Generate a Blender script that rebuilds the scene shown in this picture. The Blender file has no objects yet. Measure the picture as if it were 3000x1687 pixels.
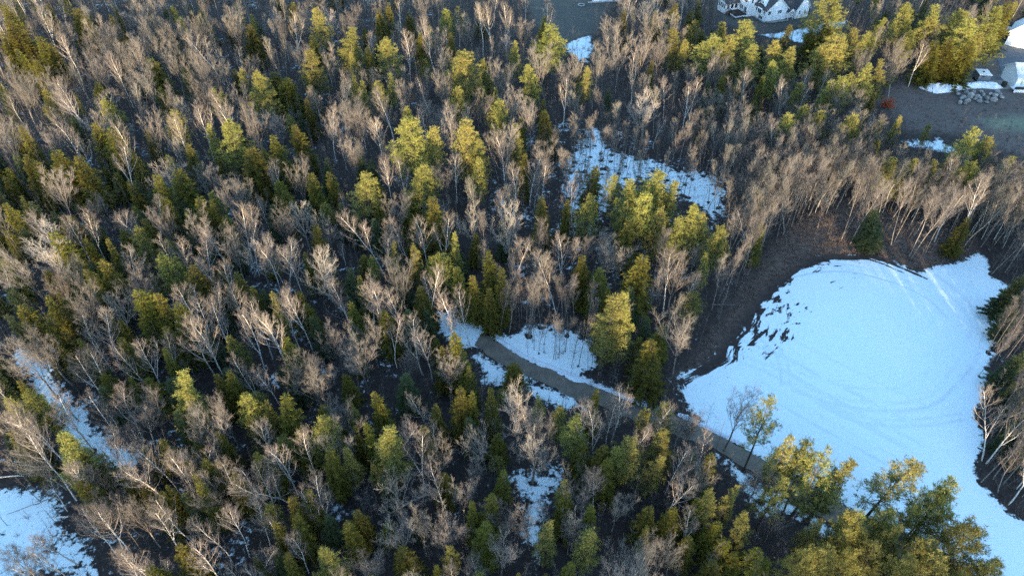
import bpy, math, random
import numpy as np
from mathutils import Vector, Matrix

# ------------------------------------------------------------------ camera, sky, sun, exposure
C = bpy.context.scene.collection
SC = bpy.context.scene
ALT, PITCH, FPX = 95.0, math.radians(43.0), 2000.0          # metres, below the horizon, focal length in 3000-px units
cam_d = bpy.data.cameras.new("camera"); cam = bpy.data.objects.new("camera", cam_d); C.objects.link(cam)
cam_d.sensor_width = 36.0; cam_d.sensor_fit = 'HORIZONTAL'; cam_d.lens = 36.0 * FPX / 3000.0
cam_d.clip_start = 1.0; cam_d.clip_end = 6000.0
cam.location = (0, 0, ALT); cam.rotation_euler = (math.radians(90) - PITCH, 0, 0)
SC.camera = cam

SUN_EL, SUN_AZ = math.radians(5.5), math.radians(180.0)      # azimuth clockwise from +Y (the way the camera looks)
W = bpy.data.worlds.new("World"); SC.world = W; W.use_nodes = True
wt = W.node_tree; wt.nodes.clear()
sky = wt.nodes.new('ShaderNodeTexSky'); sky.sky_type = 'NISHITA'; sky.sun_disc = False
sky.sun_elevation = SUN_EL; sky.sun_rotation = SUN_AZ; sky.altitude = 100; sky.air_density = 1.0; sky.dust_density = 0.3; sky.ozone_density = 2.3
bg = wt.nodes.new('ShaderNodeBackground'); bg.inputs[1].default_value = 0.15
wo = wt.nodes.new('ShaderNodeOutputWorld')
wt.links.new(sky.outputs[0], bg.inputs[0]); wt.links.new(bg.outputs[0], wo.inputs[0])
sun_d = bpy.data.lights.new("sun", 'SUN'); sun = bpy.data.objects.new("sun", sun_d); C.objects.link(sun)
sun_d.energy = 2.4; sun_d.angle = math.radians(0.5); sun_d.color = (1.0, 0.80, 0.52)
ld = Vector((-math.sin(SUN_AZ) * math.cos(SUN_EL), -math.cos(SUN_AZ) * math.cos(SUN_EL), -math.sin(SUN_EL)))
sun.rotation_euler = ld.to_track_quat('-Z', 'Y').to_euler(); sun.location = (0, -60, 140)
vs = SC.view_settings; vs.view_transform = 'Standard'; vs.look = 'None'; vs.gamma = 1.0; vs.use_curve_mapping = False
vs.exposure = 2.9
SC.cycles.max_bounces = 5; SC.cycles.diffuse_bounces = 3; SC.cycles.transmission_bounces = 2; SC.cycles.glossy_bounces = 1
SC.cycles.caustics_reflective = False; SC.cycles.caustics_refractive = False
SC.cycles.use_denoising = False

rnd = random.Random(7); R = np.random.default_rng(11)

# ------------------------------------------------------------------ picture <-> ground
ct, st = math.cos(PITCH), math.sin(PITCH)
K = 3000.0 / 2576.0
TILE = {1: (0, 0), 2: (1000, 0), 3: (2000, 0), 4: (0, 562), 5: (1000, 562), 6: (2000, 562), 7: (0, 1124), 8: (1000, 1124), 9: (2000, 1124)}
def full_at(u, v, z=0.0):
    a, b = (u - 1500.0) / FPX, (843.5 - v) / FPX
    dz = -st + b * ct; t = (z - ALT) / dz
    return (a * t, (ct + b * st) * t)
def at(u, v, z=0.0): return full_at(u * K, v * K, z)          # 2576-px units
def tile_at(n, x, y, z=0.0):
    o = TILE[n]; return full_at(o[0] + x / 2.576, o[1] + y / 2.576, z)
def project(x, y, z):                                         # -> 2576-px units
    dz = z - ALT; yc = y * st + dz * ct; d = y * ct - dz * st
    return ((1500 + FPX * x / d) / K, (843.5 - FPX * yc / d) / K)

# ------------------------------------------------------------------ materials
def mat(name, col, rough=0.85, col2=None, scale=3.0, spread=0.0, trans=0.0, spec=0.2, hue=0.0):
    m = bpy.data.materials.new(name); m.use_nodes = True; t = m.node_tree; N = t.nodes; L = t.links
    p = N['Principled BSDF']; p.inputs['Roughness'].default_value = rough
    p.inputs['Specular IOR Level'].default_value = spec
    out = N['Material Output']
    rgb = N.new('ShaderNodeMix'); rgb.data_type = 'RGBA'
    rgb.inputs[6].default_value = (*col, 1); rgb.inputs[7].default_value = (*(col2 or col), 1)
    tc = N.new('ShaderNodeTexCoord'); nz = N.new('ShaderNodeTexNoise'); nz.inputs['Scale'].default_value = scale; nz.inputs['Detail'].default_value = 3
    L.new(tc.outputs['Object'], nz.inputs['Vector'])
    mr = N.new('ShaderNodeMapRange'); mr.inputs[1].default_value = 0.35; mr.inputs[2].default_value = 0.65
    L.new(nz.outputs[0], mr.inputs[0]); L.new(mr.outputs[0], rgb.inputs[0])
    src = rgb.outputs[2]
    if spread or hue:                                        # every tree its own shade of the kind's colour
        oi = N.new('ShaderNodeObjectInfo'); hs = N.new('ShaderNodeHueSaturation')
        v = N.new('ShaderNodeMapRange'); v.inputs[3].default_value = 1 - spread; v.inputs[4].default_value = 1 + spread
        L.new(oi.outputs['Random'], v.inputs[0]); L.new(v.outputs[0], hs.inputs['Value'])
        w = N.new('ShaderNodeMath'); w.operation = 'MULTIPLY'; w.inputs[1].default_value = 7.31
        f = N.new('ShaderNodeMath'); f.operation = 'FRACT'; L.new(oi.outputs['Random'], w.inputs[0]); L.new(w.outputs[0], f.inputs[0])
        h = N.new('ShaderNodeMapRange'); h.inputs[3].default_value = 0.5 - hue; h.inputs[4].default_value = 0.5 + hue
        L.new(f.outputs[0], h.inputs[0]); L.new(h.outputs[0], hs.inputs['Hue']); L.new(src, hs.inputs['Color']); src = hs.outputs[0]
    L.new(src, p.inputs['Base Color'])
    if trans:
        tr = N.new('ShaderNodeBsdfTranslucent'); mx = N.new('ShaderNodeMixShader'); mx.inputs[0].default_value = trans
        L.new(src, tr.inputs[0]); L.new(p.outputs[0], mx.inputs[1]); L.new(tr.outputs[0], mx.inputs[2]); L.new(mx.outputs[0], out.inputs[0])
    return m
M = {
 'birch_bark': mat('birch_bark', (.74, .69, .63), .8, (.50, .44, .39), 1.2, .12),
 'grey_bark': mat('grey_bark', (.27, .235, .205), .9, (.165, .14, .125), 1.5, .2),
 'pine_bark': mat('pine_bark', (.11, .085, .07), .95, (.07, .055, .045), 2.0, .15),
 'birch_limb': mat('birch_limb', (.46, .39, .34), .85, (.33, .27, .23), 1.2, .12),
 'dark_limb': mat('dark_limb', (.215, .18, .155), .9, (.15, .125, .11), 1.2, .2),
 'birch_twig': mat('birch_twig', (.195, .165, .148), .9, (.145, .123, .11), .5, .2, 0, .1, .012),
 'maple_twig': mat('maple_twig', (.180, .160, .144), .9, (.134, .118, .106), .5, .25, 0, .1, .014),
 'oak_twig': mat('oak_twig', (.32, .285, .255), .9, (.24, .21, .185), .5, .2, 0, .1, .01),
 'ash_twig': mat('ash_twig', (.155, .136, .126), .9, (.116, .102, .094), .5, .25, 0, .1, .016),
 'hemlock': mat('hemlock_needles', (.195, .165, .024), .8, (.115, .105, .020), .9, .25, .25, .2, .014),
 'spruce': mat('spruce_needles', (.075, .095, .035), .8, (.05, .065, .028), .9, .25, .2, .2, .012),
 'aspen_bark': mat('aspen_bark', (.38, .36, .305), .85, (.24, .23, .19), 1.3, .15),
 'aspen_twig': mat('aspen_twig', (.19, .176, .152), .9, (.142, .131, .113), .5, .22, 0, .1, .012),
 'pine': mat('pine_needles', (.30, .27, .072), .75, (.19, .185, .053), .8, .22, .28, .2, .014),
 'red_leaf': mat('red_leaves', (.70, .16, .045), .8, (.52, .12, .04), 2, .1, .25),
 'shrub': mat('shrub_twig', (.20, .15, .122), .95, (.14, .105, .088), 1, 0, 0, .1),
 'sapling': mat('sapling_twig', (.18, .157, .145), .9, (.13, .115, .107), .3, 0, 0, .1),
 'siding': mat('white_siding', (.88, .90, .90), .7, (.84, .86, .87), .6),
 'trim': mat('white_trim', (.84, .85, .85), .6),
 'roof': mat('dark_shingle', (.085, .085, .09), .9, (.06, .06, .065), 2.5),
 'roof_pale': mat('pale_metal_roof', (.50, .56, .60), .5, (.45, .50, .55), 1.0),
 'glass': mat('window_glass', (.025, .03, .04), .08, spec=.6),
 'curtain': mat('pale_blind', (.42, .50, .46), .7),
 'deck': mat('dark_deck', (.06, .045, .04), .85, (.045, .035, .03), 3),
 'concrete': mat('concrete', (.42, .42, .41), .9, (.34, .34, .33), 1.5),
 'stone': mat('field_stone', (.33, .315, .295), .9, (.20, .195, .19), 2.2, .25),
 'trailer_side': mat('trailer_side', (.17, .19, .21), .5, (.14, .16, .18), 2),
 'trailer_roof': mat('trailer_roof', (.86, .86, .84), .5),
 'rubber': mat('rubber', (.02, .02, .02), .9),
 'metal': mat('grey_metal', (.36, .38, .40), .5),
}

# ------------------------------------------------------------------ mesh builder (numpy, triangles)
class MB:
    def __init__(s): s.v = []; s.f = []; s.m = []; s.n = 0
    def add(s, v, f, m=0):
        s.v.append(np.asarray(v, np.float32)); f = np.asarray(f, np.int32) + s.n; s.f.append(f); s.m.append(np.full(len(f), m, np.int32)); s.n += len(v)
    def tube(s, pts, rad, n=5, m=0):
        P = np.asarray(pts, float); k = len(P); T = np.gradient(P, axis=0); T /= np.linalg.norm(T, axis=1, keepdims=True) + 1e-9
        ref = np.array([0.31, 0.95, 0.05]) if abs(T[0][2]) > .6 else np.array([0.05, .1, 1.0])
        A = np.cross(T, ref); A /= np.linalg.norm(A, axis=1, keepdims=True) + 1e-9; B = np.cross(T, A)
        an = np.arange(n) * 2 * math.pi / n; rad = np.asarray(rad, float)[:, None, None]
        V = P[:, None, :] + rad * (np.cos(an)[None, :, None] * A[:, None, :] + np.sin(an)[None, :, None] * B[:, None, :])
        i = np.arange(k - 1)[:, None] * n; j = np.arange(n)[None, :]; j2 = (j + 1) % n
        a, b, c, d = (i + j).ravel(), (i + j2).ravel(), (i + n + j2).ravel(), (i + n + j).ravel()
        s.add(V.reshape(-1, 3), np.concatenate([np.stack([a, b, c], 1), np.stack([a, c, d], 1)]), m)
    def cones(s, P, D, r, m=0):                             # many fine twigs at once
        P = np.asarray(P, float); D = np.asarray(D, float); k = len(P)
        if not k: return
        U = np.cross(D, np.tile([.3, .5, .81], (k, 1))); U /= np.linalg.norm(U, axis=1, keepdims=True) + 1e-9
        Wv = np.cross(D, U); Wv /= np.linalg.norm(Wv, axis=1, keepdims=True) + 1e-9
        r = np.broadcast_to(np.asarray(r, float), (k,))[:, None]
        V = np.stack([P + r * U, P + r * (-.5 * U + .87 * Wv), P + r * (-.5 * U - .87 * Wv), P + D], 1)
        o = np.arange(k)[:, None] * 4
        F = np.concatenate([o + np.array([[0, 1, 3]]), o + np.array([[1, 2, 3]]), o + np.array([[2, 0, 3]])])
        s.add(V.reshape(-1, 3), F, m)
    def leaves(s, P, D, S, m=0):                            # kite-shaped sprays: base P, tip P+D, half width S
        k = len(P)
        V = np.stack([P, P + .45 * D + S, P + D, P + .45 * D - S], 1); o = np.arange(k)[:, None] * 4
        s.add(V.reshape(-1, 3), np.concatenate([o + np.array([[0, 1, 2]]), o + np.array([[0, 2, 3]])]), m)
    def poly(s, pts, m=0):
        k = len(pts); s.add(pts, [(0, i, i + 1) for i in range(1, k - 1)], m)
    def box(s, x0, x1, y0, y1, z0, z1, m=0):
        V = [(x, y, z) for z in (z0, z1) for y in (y0, y1) for x in (x0, x1)]
        Q = [(0, 2, 3, 1), (4, 5, 7, 6), (0, 1, 5, 4), (2, 6, 7, 3), (0, 4, 6, 2), (1, 3, 7, 5)]
        s.add(V, [t for q in Q for t in ((q[0], q[1], q[2]), (q[0], q[2], q[3]))], m)
    def prism(s, prof, a, b, axis='y', m=0):                # profile of (u, z) swept along an axis from a to b
        k = len(prof); put = (lambda u, w, z: (u, w, z)) if axis == 'y' else (lambda u, w, z: (w, u, z))
        V = [put(u, a, z) for u, z in prof] + [put(u, b, z) for u, z in prof]
        F = [(0, i, i + 1) for i in range(1, k - 1)] + [(k, k + i + 1, k + i) for i in range(1, k - 1)]
        for i in range(k):
            j = (i + 1) % k; F += [(i, i + k, j + k), (i, j + k, j)]
        s.add(V, F, m)
    def mesh(s, name, mats, smooth=False):
        me = bpy.data.meshes.new(name); V = np.concatenate(s.v); F = np.concatenate(s.f); Mi = np.concatenate(s.m)
        me.vertices.add(len(V)); me.vertices.foreach_set('co', V.astype(np.float32).ravel())
        me.loops.add(F.size); me.loops.foreach_set('vertex_index', F.ravel().astype(np.int32))
        me.polygons.add(len(F)); me.polygons.foreach_set('loop_start', np.arange(0, F.size, 3, dtype=np.int32))
        me.polygons.foreach_set('loop_total', np.full(len(F), 3, np.int32)); me.polygons.foreach_set('material_index', Mi)
        me.polygons.foreach_set('use_smooth', np.full(len(F), smooth, bool))
        for x in mats: me.materials.append(x)
        me.update(calc_edges=True); return me
    def obj(s, name, mats, parent=None, smooth=False):
        o = bpy.data.objects.new(name, s.mesh(name, mats if isinstance(mats, (list, tuple)) else [mats], smooth)); C.objects.link(o)
        if parent: o.parent = parent
        return o
def tag(o, label=None, cat=None, group=None, kind=None):
    for k, v in (('label', label), ('category', cat), ('group', group), ('kind', kind)):
        if v: o[k] = v
    return o
def empty(name, loc, rz=0.0):
    o = bpy.data.objects.new(name, None); C.objects.link(o); o.location = loc; o.rotation_euler = (0, 0, rz); o.empty_display_size = .5; return o
def unit(v): return v / (np.linalg.norm(v, axis=-1, keepdims=True) + 1e-9)

# ------------------------------------------------------------------ regions, read off the photograph (2576-px units) and laid on the ground
def gp(pts): return np.array([at(u, v) for u, v in pts])
FIELD = [(1690, 957), (1760, 918), (1805, 892), (1812, 856), (1850, 822), (1872, 775), (1930, 722), (1985, 676), (2040, 650), (2100, 641), (2180, 640), (2250, 655), (2310, 684), (2370, 665), (2430, 652), (2458, 634), (2486, 660), (2492, 700), (2532, 720), (2526, 780), (2500, 850), (2484, 930), (2456, 1050), (2470, 1110), (2452, 1190), (2482, 1232), (2530, 1290), (2640, 1340), (2800, 1500), (2560, 1500), (2300, 1345), (2100, 1262), (1960, 1175), (1880, 1126), (1790, 1078), (1732, 1040)]
CLEARING = [(1490, 300), (1530, 340), (1560, 375), (1640, 395), (1700, 415), (1800, 428), (1842, 450), (1838, 545), (1790, 562), (1740, 525), (1650, 475), (1570, 475), (1530, 560), (1500, 610), (1420, 565), (1398, 480), (1402, 420), (1430, 360)]
ROADEND = [(1216, 776), (1150, 782), (1096, 790), (1106, 835), (1160, 872), (1195, 872), (1222, 838)]
NORTHBANK = [(1215, 832), (1252, 830), (1290, 842), (1330, 820), (1400, 814), (1452, 838), (1490, 878), (1512, 920), (1468, 942), (1500, 968), (1600, 1002), (1650, 1022), (1690, 1040), (1600, 1022), (1490, 984), (1420, 958), (1330, 912), (1260, 870), (1225, 846)]
SOUTHBANK = [(1200, 896), (1285, 932), (1360, 962), (1452, 1004), (1470, 1030), (1420, 1025), (1340, 996), (1275, 966), (1215, 965)]
SOUTHBANK2 = [(1760, 1120), (1850, 1165), (1930, 1215), (1995, 1250), (2080, 1310), (2200, 1370), (2100, 1372), (1990, 1310), (1900, 1290), (1862, 1245), (1830, 1180)]
LEFTSTRIP = [(58, 838), (112, 900), (160, 970), (215, 1035), (238, 1082), (340, 1132), (350, 1175), (240, 1168), (192, 1118), (135, 1068), (85, 972), (30, 900)]
LOWERLEFT = [(-60, 1215), (70, 1200), (165, 1232), (205, 1310), (262, 1370), (285, 1480), (-60, 1480)]
LOWERMID = [(1268, 1192), (1400, 1150), (1445, 1180), (1400, 1260), (1372, 1330), (1400, 1420), (1345, 1460), (1318, 1380), (1300, 1270)]
LOWERMID2 = [(640, 1250), (652, 1265), (625, 1330), (600, 1380), (585, 1370), (610, 1310)]
TOPSNOW = [(1412, 118), (1450, 98), (1490, 84), (1492, 128), (1478, 160), (1452, 150)]
HOUSESNOW = [(1915, 88), (1995, 78), (2040, 62), (2130, 52), (2130, 66), (2060, 80), (2020, 108), (1960, 100)]
YARDSNOW = [(2262, 350), (2310, 352), (2360, 345), (2420, 372), (2390, 392), (2330, 378), (2280, 372)]
EDGESNOW = [(2035, 520), (2090, 505), (2095, 545), (2040, 552)]
SNOWS = [(FIELD, 1.0), (CLEARING, .57), (ROADEND, .95), (NORTHBANK, .92), (SOUTHBANK, .9), (SOUTHBANK2, .74), (LEFTSTRIP, .90), (LOWERLEFT, .60), (LOWERMID, .64), (LOWERMID2, .62), (TOPSNOW, .85), (HOUSESNOW, .9), (YARDSNOW, .66), (EDGESNOW, .55)]
LAWN = [(1300, -60), (1545, -60), (1545, 8), (1500, 85), (1410, 112), (1340, 60)]
YARD = [(2200, 255), (2290, 190), (2400, 150), (2520, 110), (2700, 60), (2760, 380), (2576, 400), (2420, 340), (2280, 330)]
HOUSEYARD = [(1795, -60), (2140, -60), (2100, 36), (2030, 62), (1925, 86), (1805, 60)]
LITTER = [(1700, 950), (1800, 885), (1850, 810), (1930, 715), (2040, 645), (2180, 636), (2310, 680), (2460, 640), (2450, 600), (2300, 560), (2130, 500), (2000, 560), (1930, 640), (1850, 760), (1760, 880)]
ROADPATH_UP = [(1410, 976), (1466, 1008), (1543, 1055), (1660, 1101), (1719, 1126), (1835, 1172), (1960, 1212), (2078, 1262), (2186, 1315), (2280, 1366), (2420, 1450), (2600, 1560), (2800, 1690)]
ROADPATH_LO = [(1390, 1012), (1430, 1045), (1485, 1072), (1582, 1118), (1640, 1146), (1835, 1222), (1960, 1268), (2050, 1302), (2140, 1345), (2240, 1400), (2370, 1490), (2540, 1600), (2730, 1740)]
road_up = np.array([full_at(u, v) for u, v in ROADPATH_UP]); road_lo = np.array([full_at(u, v) for u, v in ROADPATH_LO])
ROADPOLY = [(u / K, v / K) for u, v in ROADPATH_UP + ROADPATH_LO[::-1]]

def inside(poly, X, Y):
    P = np.asarray(poly, float); r = np.zeros(np.shape(X), bool); j = len(P) - 1
    for i in range(len(P)):
        xi, yi, xj, yj = P[i][0], P[i][1], P[j][0], P[j][1]
        c = ((yi > Y) != (yj > Y)) & (X < (xj - xi) * (Y - yi) / (yj - yi + 1e-12) + xi); r ^= c; j = i
    return r
def inside1(poly, x, y):
    r = False; j = len(poly) - 1
    for i in range(len(poly)):
        xi, yi = poly[i]; xj, yj = poly[j]
        if (yi > y) != (yj > y) and x < (xj - xi) * (y - yi) / (yj - yi) + xi: r = not r
        j = i
    return r
def sdist(poly, X, Y, reach=14.0):                           # signed distance in metres, positive inside
    P = np.asarray(poly, float); d = np.full(np.shape(X), reach)
    sel = (X > P[:, 0].min() - reach) & (X < P[:, 0].max() + reach) & (Y > P[:, 1].min() - reach) & (Y < P[:, 1].max() + reach)
    x, y = X[sel], Y[sel]; dd = np.full(x.shape, reach); Q = np.roll(P, -1, 0)
    for (ax, ay), (bx, by) in zip(P, Q):
        vx, vy = bx - ax, by - ay; t = np.clip(((x - ax) * vx + (y - ay) * vy) / (vx * vx + vy * vy + 1e-9), 0, 1)
        dd = np.minimum(dd, np.hypot(x - ax - t * vx, y - ay - t * vy))
    s = np.where(inside(P, x, y), 1, -1); d = -d; d[sel] = dd * s; return d
def sstep(x, a, b): t = np.clip((x - a) / (b - a), 0, 1); return t * t * (3 - 2 * t)

# ------------------------------------------------------------------ tree models
def bend_path(p0, d0, length, n, up, wob, rg):
    p = np.array(p0, float); d = unit(np.array(d0, float)); out = [p.copy()]; s = length / n
    for _ in range(n):
        d = unit(d + np.array([0, 0, up / n]) + rg.normal(0, wob, 3)); p = p + d * s; out.append(p.copy())
    return np.array(out), d
def along(pts, t):
    k = (len(pts) - 1) * t; i = min(int(k), len(pts) - 2); f = k - i
    return pts[i] * (1 - f) + pts[i + 1] * f, unit(pts[i + 1] - pts[i])
def side_dir(ax, ang, az):
    ref = np.array([1., 0, 0]) if abs(ax[2]) > .8 else np.array([0, 0, 1.])
    u = unit(np.cross(ax, ref)); w = np.cross(ax, u)
    return unit(ax * math.cos(ang) + (u * math.cos(az) + w * math.sin(az)) * math.sin(ang))

def bare_tree(seed, kind, h):
    rg = np.random.default_rng(seed); tr, cr = MB(), MB(); P, D, Rr = [], [], []
    def twigs(pts, n, ln, ang, t0=.15, up=.3, sub=3):
        for _ in range(n):
            p, ax = along(pts, t0 + (1 - t0) * rg.random()); d = unit(side_dir(ax, ang * rg.uniform(.6, 1.25), rg.uniform(0, 6.28)) + np.array([0, 0, up * rg.random() + .25]))
            l = ln * rg.uniform(.5, 1.25); P.append(p); D.append(d * l); Rr.append(.007 + .006 * rg.random())
            for _ in range(sub):
                q = p + d * l * rg.uniform(.3, .8); e = unit(d + rg.normal(0, .45, 3) + np.array([0, 0, .15])); P.append(q); D.append(e * l * rg.uniform(.4, .75)); Rr.append(.0065)
    def limb(p, d, ln, r, up, wob, nb, bl, nt, tl, ang=.7):
        pts, de = bend_path(p, d, ln, 6, up, wob, rg); cr.tube(pts, np.linspace(r * .72, max(.010, r * .15), 7), 4, 0)
        for i in range(nb):
            t = .22 + .78 * (i + rg.random()) / nb; q, ax = along(pts, min(t, .99)); l2 = bl * (1.15 - .55 * t) * rg.uniform(.7, 1.2)
            bp, _ = bend_path(q, unit(side_dir(ax, ang * rg.uniform(.75, 1.2), rg.uniform(0, 6.28)) + np.array([0, 0, .25])), l2, 3, up * .6, wob, rg)
            cr.tube(bp, np.linspace(max(.014, r * .24), .008, 4), 3, 1); twigs(bp, nt, tl, .7)
        twigs(pts, nt, tl, .65, .5)
        return pts
    if kind == 'birch':
        r0 = .0085 * h; tp, _ = bend_path((0, 0, -.3), (rg.normal(0, .05), rg.normal(0, .05), 1), h * .97, 10, .25, .05, rg)
        fork = rg.random() < .55
        tr.tube(tp, np.linspace(r0, .03, 11), 6, 0)
        n = 24 if not fork else 18; lo = rg.uniform(.36, .52)
        for i in range(n):
            t = lo + (.985 - lo) * (i + rg.random() * .8) / n; q, ax = along(tp, t)
            limb(q, side_dir(ax, rg.uniform(.45, .85), i * 2.4 + rg.normal(0, .3)), h * (.27 * (1.08 - t) / (1.08 - lo) + .045) * rg.uniform(.8, 1.2), r0 * (.42 * (1.05 - t) / (1.05 - lo) + .1), .75, .07, 6, h * .08, 6, .66)
        if fork:
            q, ax = along(tp, lo * rg.uniform(.75, 1)); l2, _ = bend_path(q, side_dir(ax, .35, rg.uniform(0, 6.28)), h * .5, 8, .7, .06, rg); tr.tube(l2, np.linspace(r0 * .6, .025, 9), 5, 0)
            for i in range(12):
                t = .3 + .68 * (i + rg.random()) / 12; q, ax = along(l2, t); limb(q, side_dir(ax, rg.uniform(.45, .85), i * 2.4), h * .14 * (1.25 - t), r0 * .25, .75, .07, 5, h * .065, 6, .6)
    elif kind == 'aspen':
        r0 = .0075 * h; tp, _ = bend_path((0, 0, -.3), (rg.normal(0, .07), rg.normal(0, .07), 1), h * .95, 10, .2, .05, rg); tr.tube(tp, np.linspace(r0, .03, 11), 6, 0)
        n = 22; lo = rg.uniform(.30, .5)
        for i in range(n):
            t = lo + (.98 - lo) * (i + rg.random() * .8) / n; q, ax = along(tp, t)
            limb(q, side_dir(ax, rg.uniform(.3, .6), i * 2.4 + rg.normal(0, .3)), h * (.30 * (1.1 - t) / (1.1 - lo) + .06) * rg.uniform(.75, 1.25), r0 * .38, .9, .06, 6, h * .075, 5, .66)
    elif kind == 'ash':
        r0 = .0062 * h; tp, _ = bend_path((0, 0, -.3), (rg.normal(0, .05), rg.normal(0, .05), 1), h * .98, 10, .2, .035, rg); tr.tube(tp, np.linspace(r0, .022, 11), 5, 0)
        n = 20; lo = rg.uniform(.40, .58)
        for i in range(n):
            t = lo + (.98 - lo) * (i + rg.random() * .8) / n; q, ax = along(tp, t)
            limb(q, side_dir(ax, rg.uniform(.35, .7), i * 2.4 + rg.normal(0, .3)), h * (.16 * (1.1 - t) / (1.1 - lo) + .05) * rg.uniform(.8, 1.25), r0 * .34, .8, .06, 6, h * .065, 6, .62)
        for i in range(6):
            q, ax = along(tp, rg.uniform(.2, lo)); limb(q, side_dir(ax, 1.1, rg.uniform(0, 6.28)), h * .06, .02, .3, .1, 2, .5, 2, .4)
    else:
        wide = kind == 'oak'; r0 = (.017 if wide else .0105) * h; th = h * (rg.uniform(.28, .36) if wide else rg.uniform(.30, .42))
        tp, d = bend_path((0, 0, -.3), (rg.normal(0, .04), rg.normal(0, .04), 1), th, 5, .1, .04, rg); tr.tube(tp, np.linspace(r0 * 1.1, r0 * .8, 6), 7, 0)
        nl = 7 if wide else 6
        for i in range(nl):
            top = i < nl - (2 if wide else 1); q = tp[-1] if top else along(tp, rg.uniform(.7, .95))[0]
            ang = (rg.uniform(.35, .95) if wide else rg.uniform(.16, .50)) if i else .08; ln = h * (.66 if not wide else .56) * (1.04 - .35 * ang) * rg.uniform(.85, 1.1)
            lp, _ = bend_path(q, side_dir(d, ang, i * 6.28 / nl + rg.normal(0, .25)), ln, 8, .45 if not wide else .4, .1 if wide else .055, rg)
            tr_ = cr; tr_.tube(lp, np.linspace(r0 * (.42 if wide else .34), .016, 9), 5, 0)
            for j in range(9 if wide else 10):
                t = .18 + .8 * (j + rg.random()) / (9 if wide else 10); q2, ax = along(lp, min(t, .99))
                limb(q2, side_dir(ax, rg.uniform(.45, .95) if wide else rg.uniform(.35, .65), j * 2.4), ln * (.42 if wide else .30) * (1.15 - .65 * t), r0 * .16, .5, .11 if wide else .07, 5, h * (.08 if wide else .07), 5, .66)
    cr.cones(P, D, Rr, 1)
    return tr, cr

def hemlock(seed, h, w):
    rg = np.random.default_rng(seed); tr, cr = MB(), MB()
    tp, _ = bend_path((0, 0, -.3), (rg.normal(0, .02), rg.normal(0, .02), 1), h * .98, 8, .1, .015, rg); tr.tube(tp, np.linspace(.011 * h, .02, 9), 6, 0)
    P, D, S = [], [], []; nL = int(h * 2.6); gap = rg.uniform(0, 6.28)
    for i in range(nL):
        t = .07 + .925 * (i + .5 * rg.random()) / nL; prof = (1 - t) ** .62 * (.86 + .14 * math.sin(t * 17 + seed)) + .03
        for k in range(6 if t < .85 else 4):
            az = i * 2.1 + k * 6.28 / (6 if t < .85 else 4) + rg.normal(0, .2); L = w * .5 * prof * rg.uniform(.62, 1.18) * (1 + .18 * math.cos(az - gap))
            if L < .12: continue
            q, _ = along(tp, min(t, .995)); o = np.array([math.cos(az), math.sin(az), 0.]); rise = .30 if t > .6 else .08
            n = max(5, int(L * 11)); s = np.sort(rg.uniform(.12, 1, n)); drop = -.18 * s ** 2 * L
            pos = q + o * (s * L)[:, None] + np.array([0, 0, 1.]) * (rise * s * L + drop)[:, None]
            cr.tube(np.array([q, q + o * L * .5 + [0, 0, rise * L * .5], q + o * L * .92 + [0, 0, rise * L - .18 * L * .85]]), [.03, .018, .008], 3, 1)
            for sg in (-1, 1):
                sd = np.cross(o, [0, 0, 1.]) * sg; ln = (.22 + .30 * (1 - s) * L * .5 + .12) * rg.uniform(.7, 1.3, n)
                d = unit(o * .75 + sd * rg.uniform(.35, 1.0, n)[:, None] + np.array([0, 0, 1.]) * rg.normal(-.10, .22, n)[:, None])
                P.append(pos); D.append(d * ln[:, None]); nn = unit(np.array([0, 0, 1.]) * .8 + rg.normal(0, .55, (n, 3)))
                S.append(unit(np.cross(d, nn)) * (ln * rg.uniform(.10, .17, n))[:, None])
            d = unit(o + rg.normal(0, .3, (n, 3)) + [0, 0, .1]); ln = rg.uniform(.2, .42, n); P.append(pos); D.append(d * ln[:, None]); S.append(unit(np.cross(d, rg.normal(0, 1, (n, 3)))) * (ln * .13)[:, None])
    cr.leaves(np.concatenate(P), np.concatenate(D), np.concatenate(S), 0)
    return tr, cr

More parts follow.
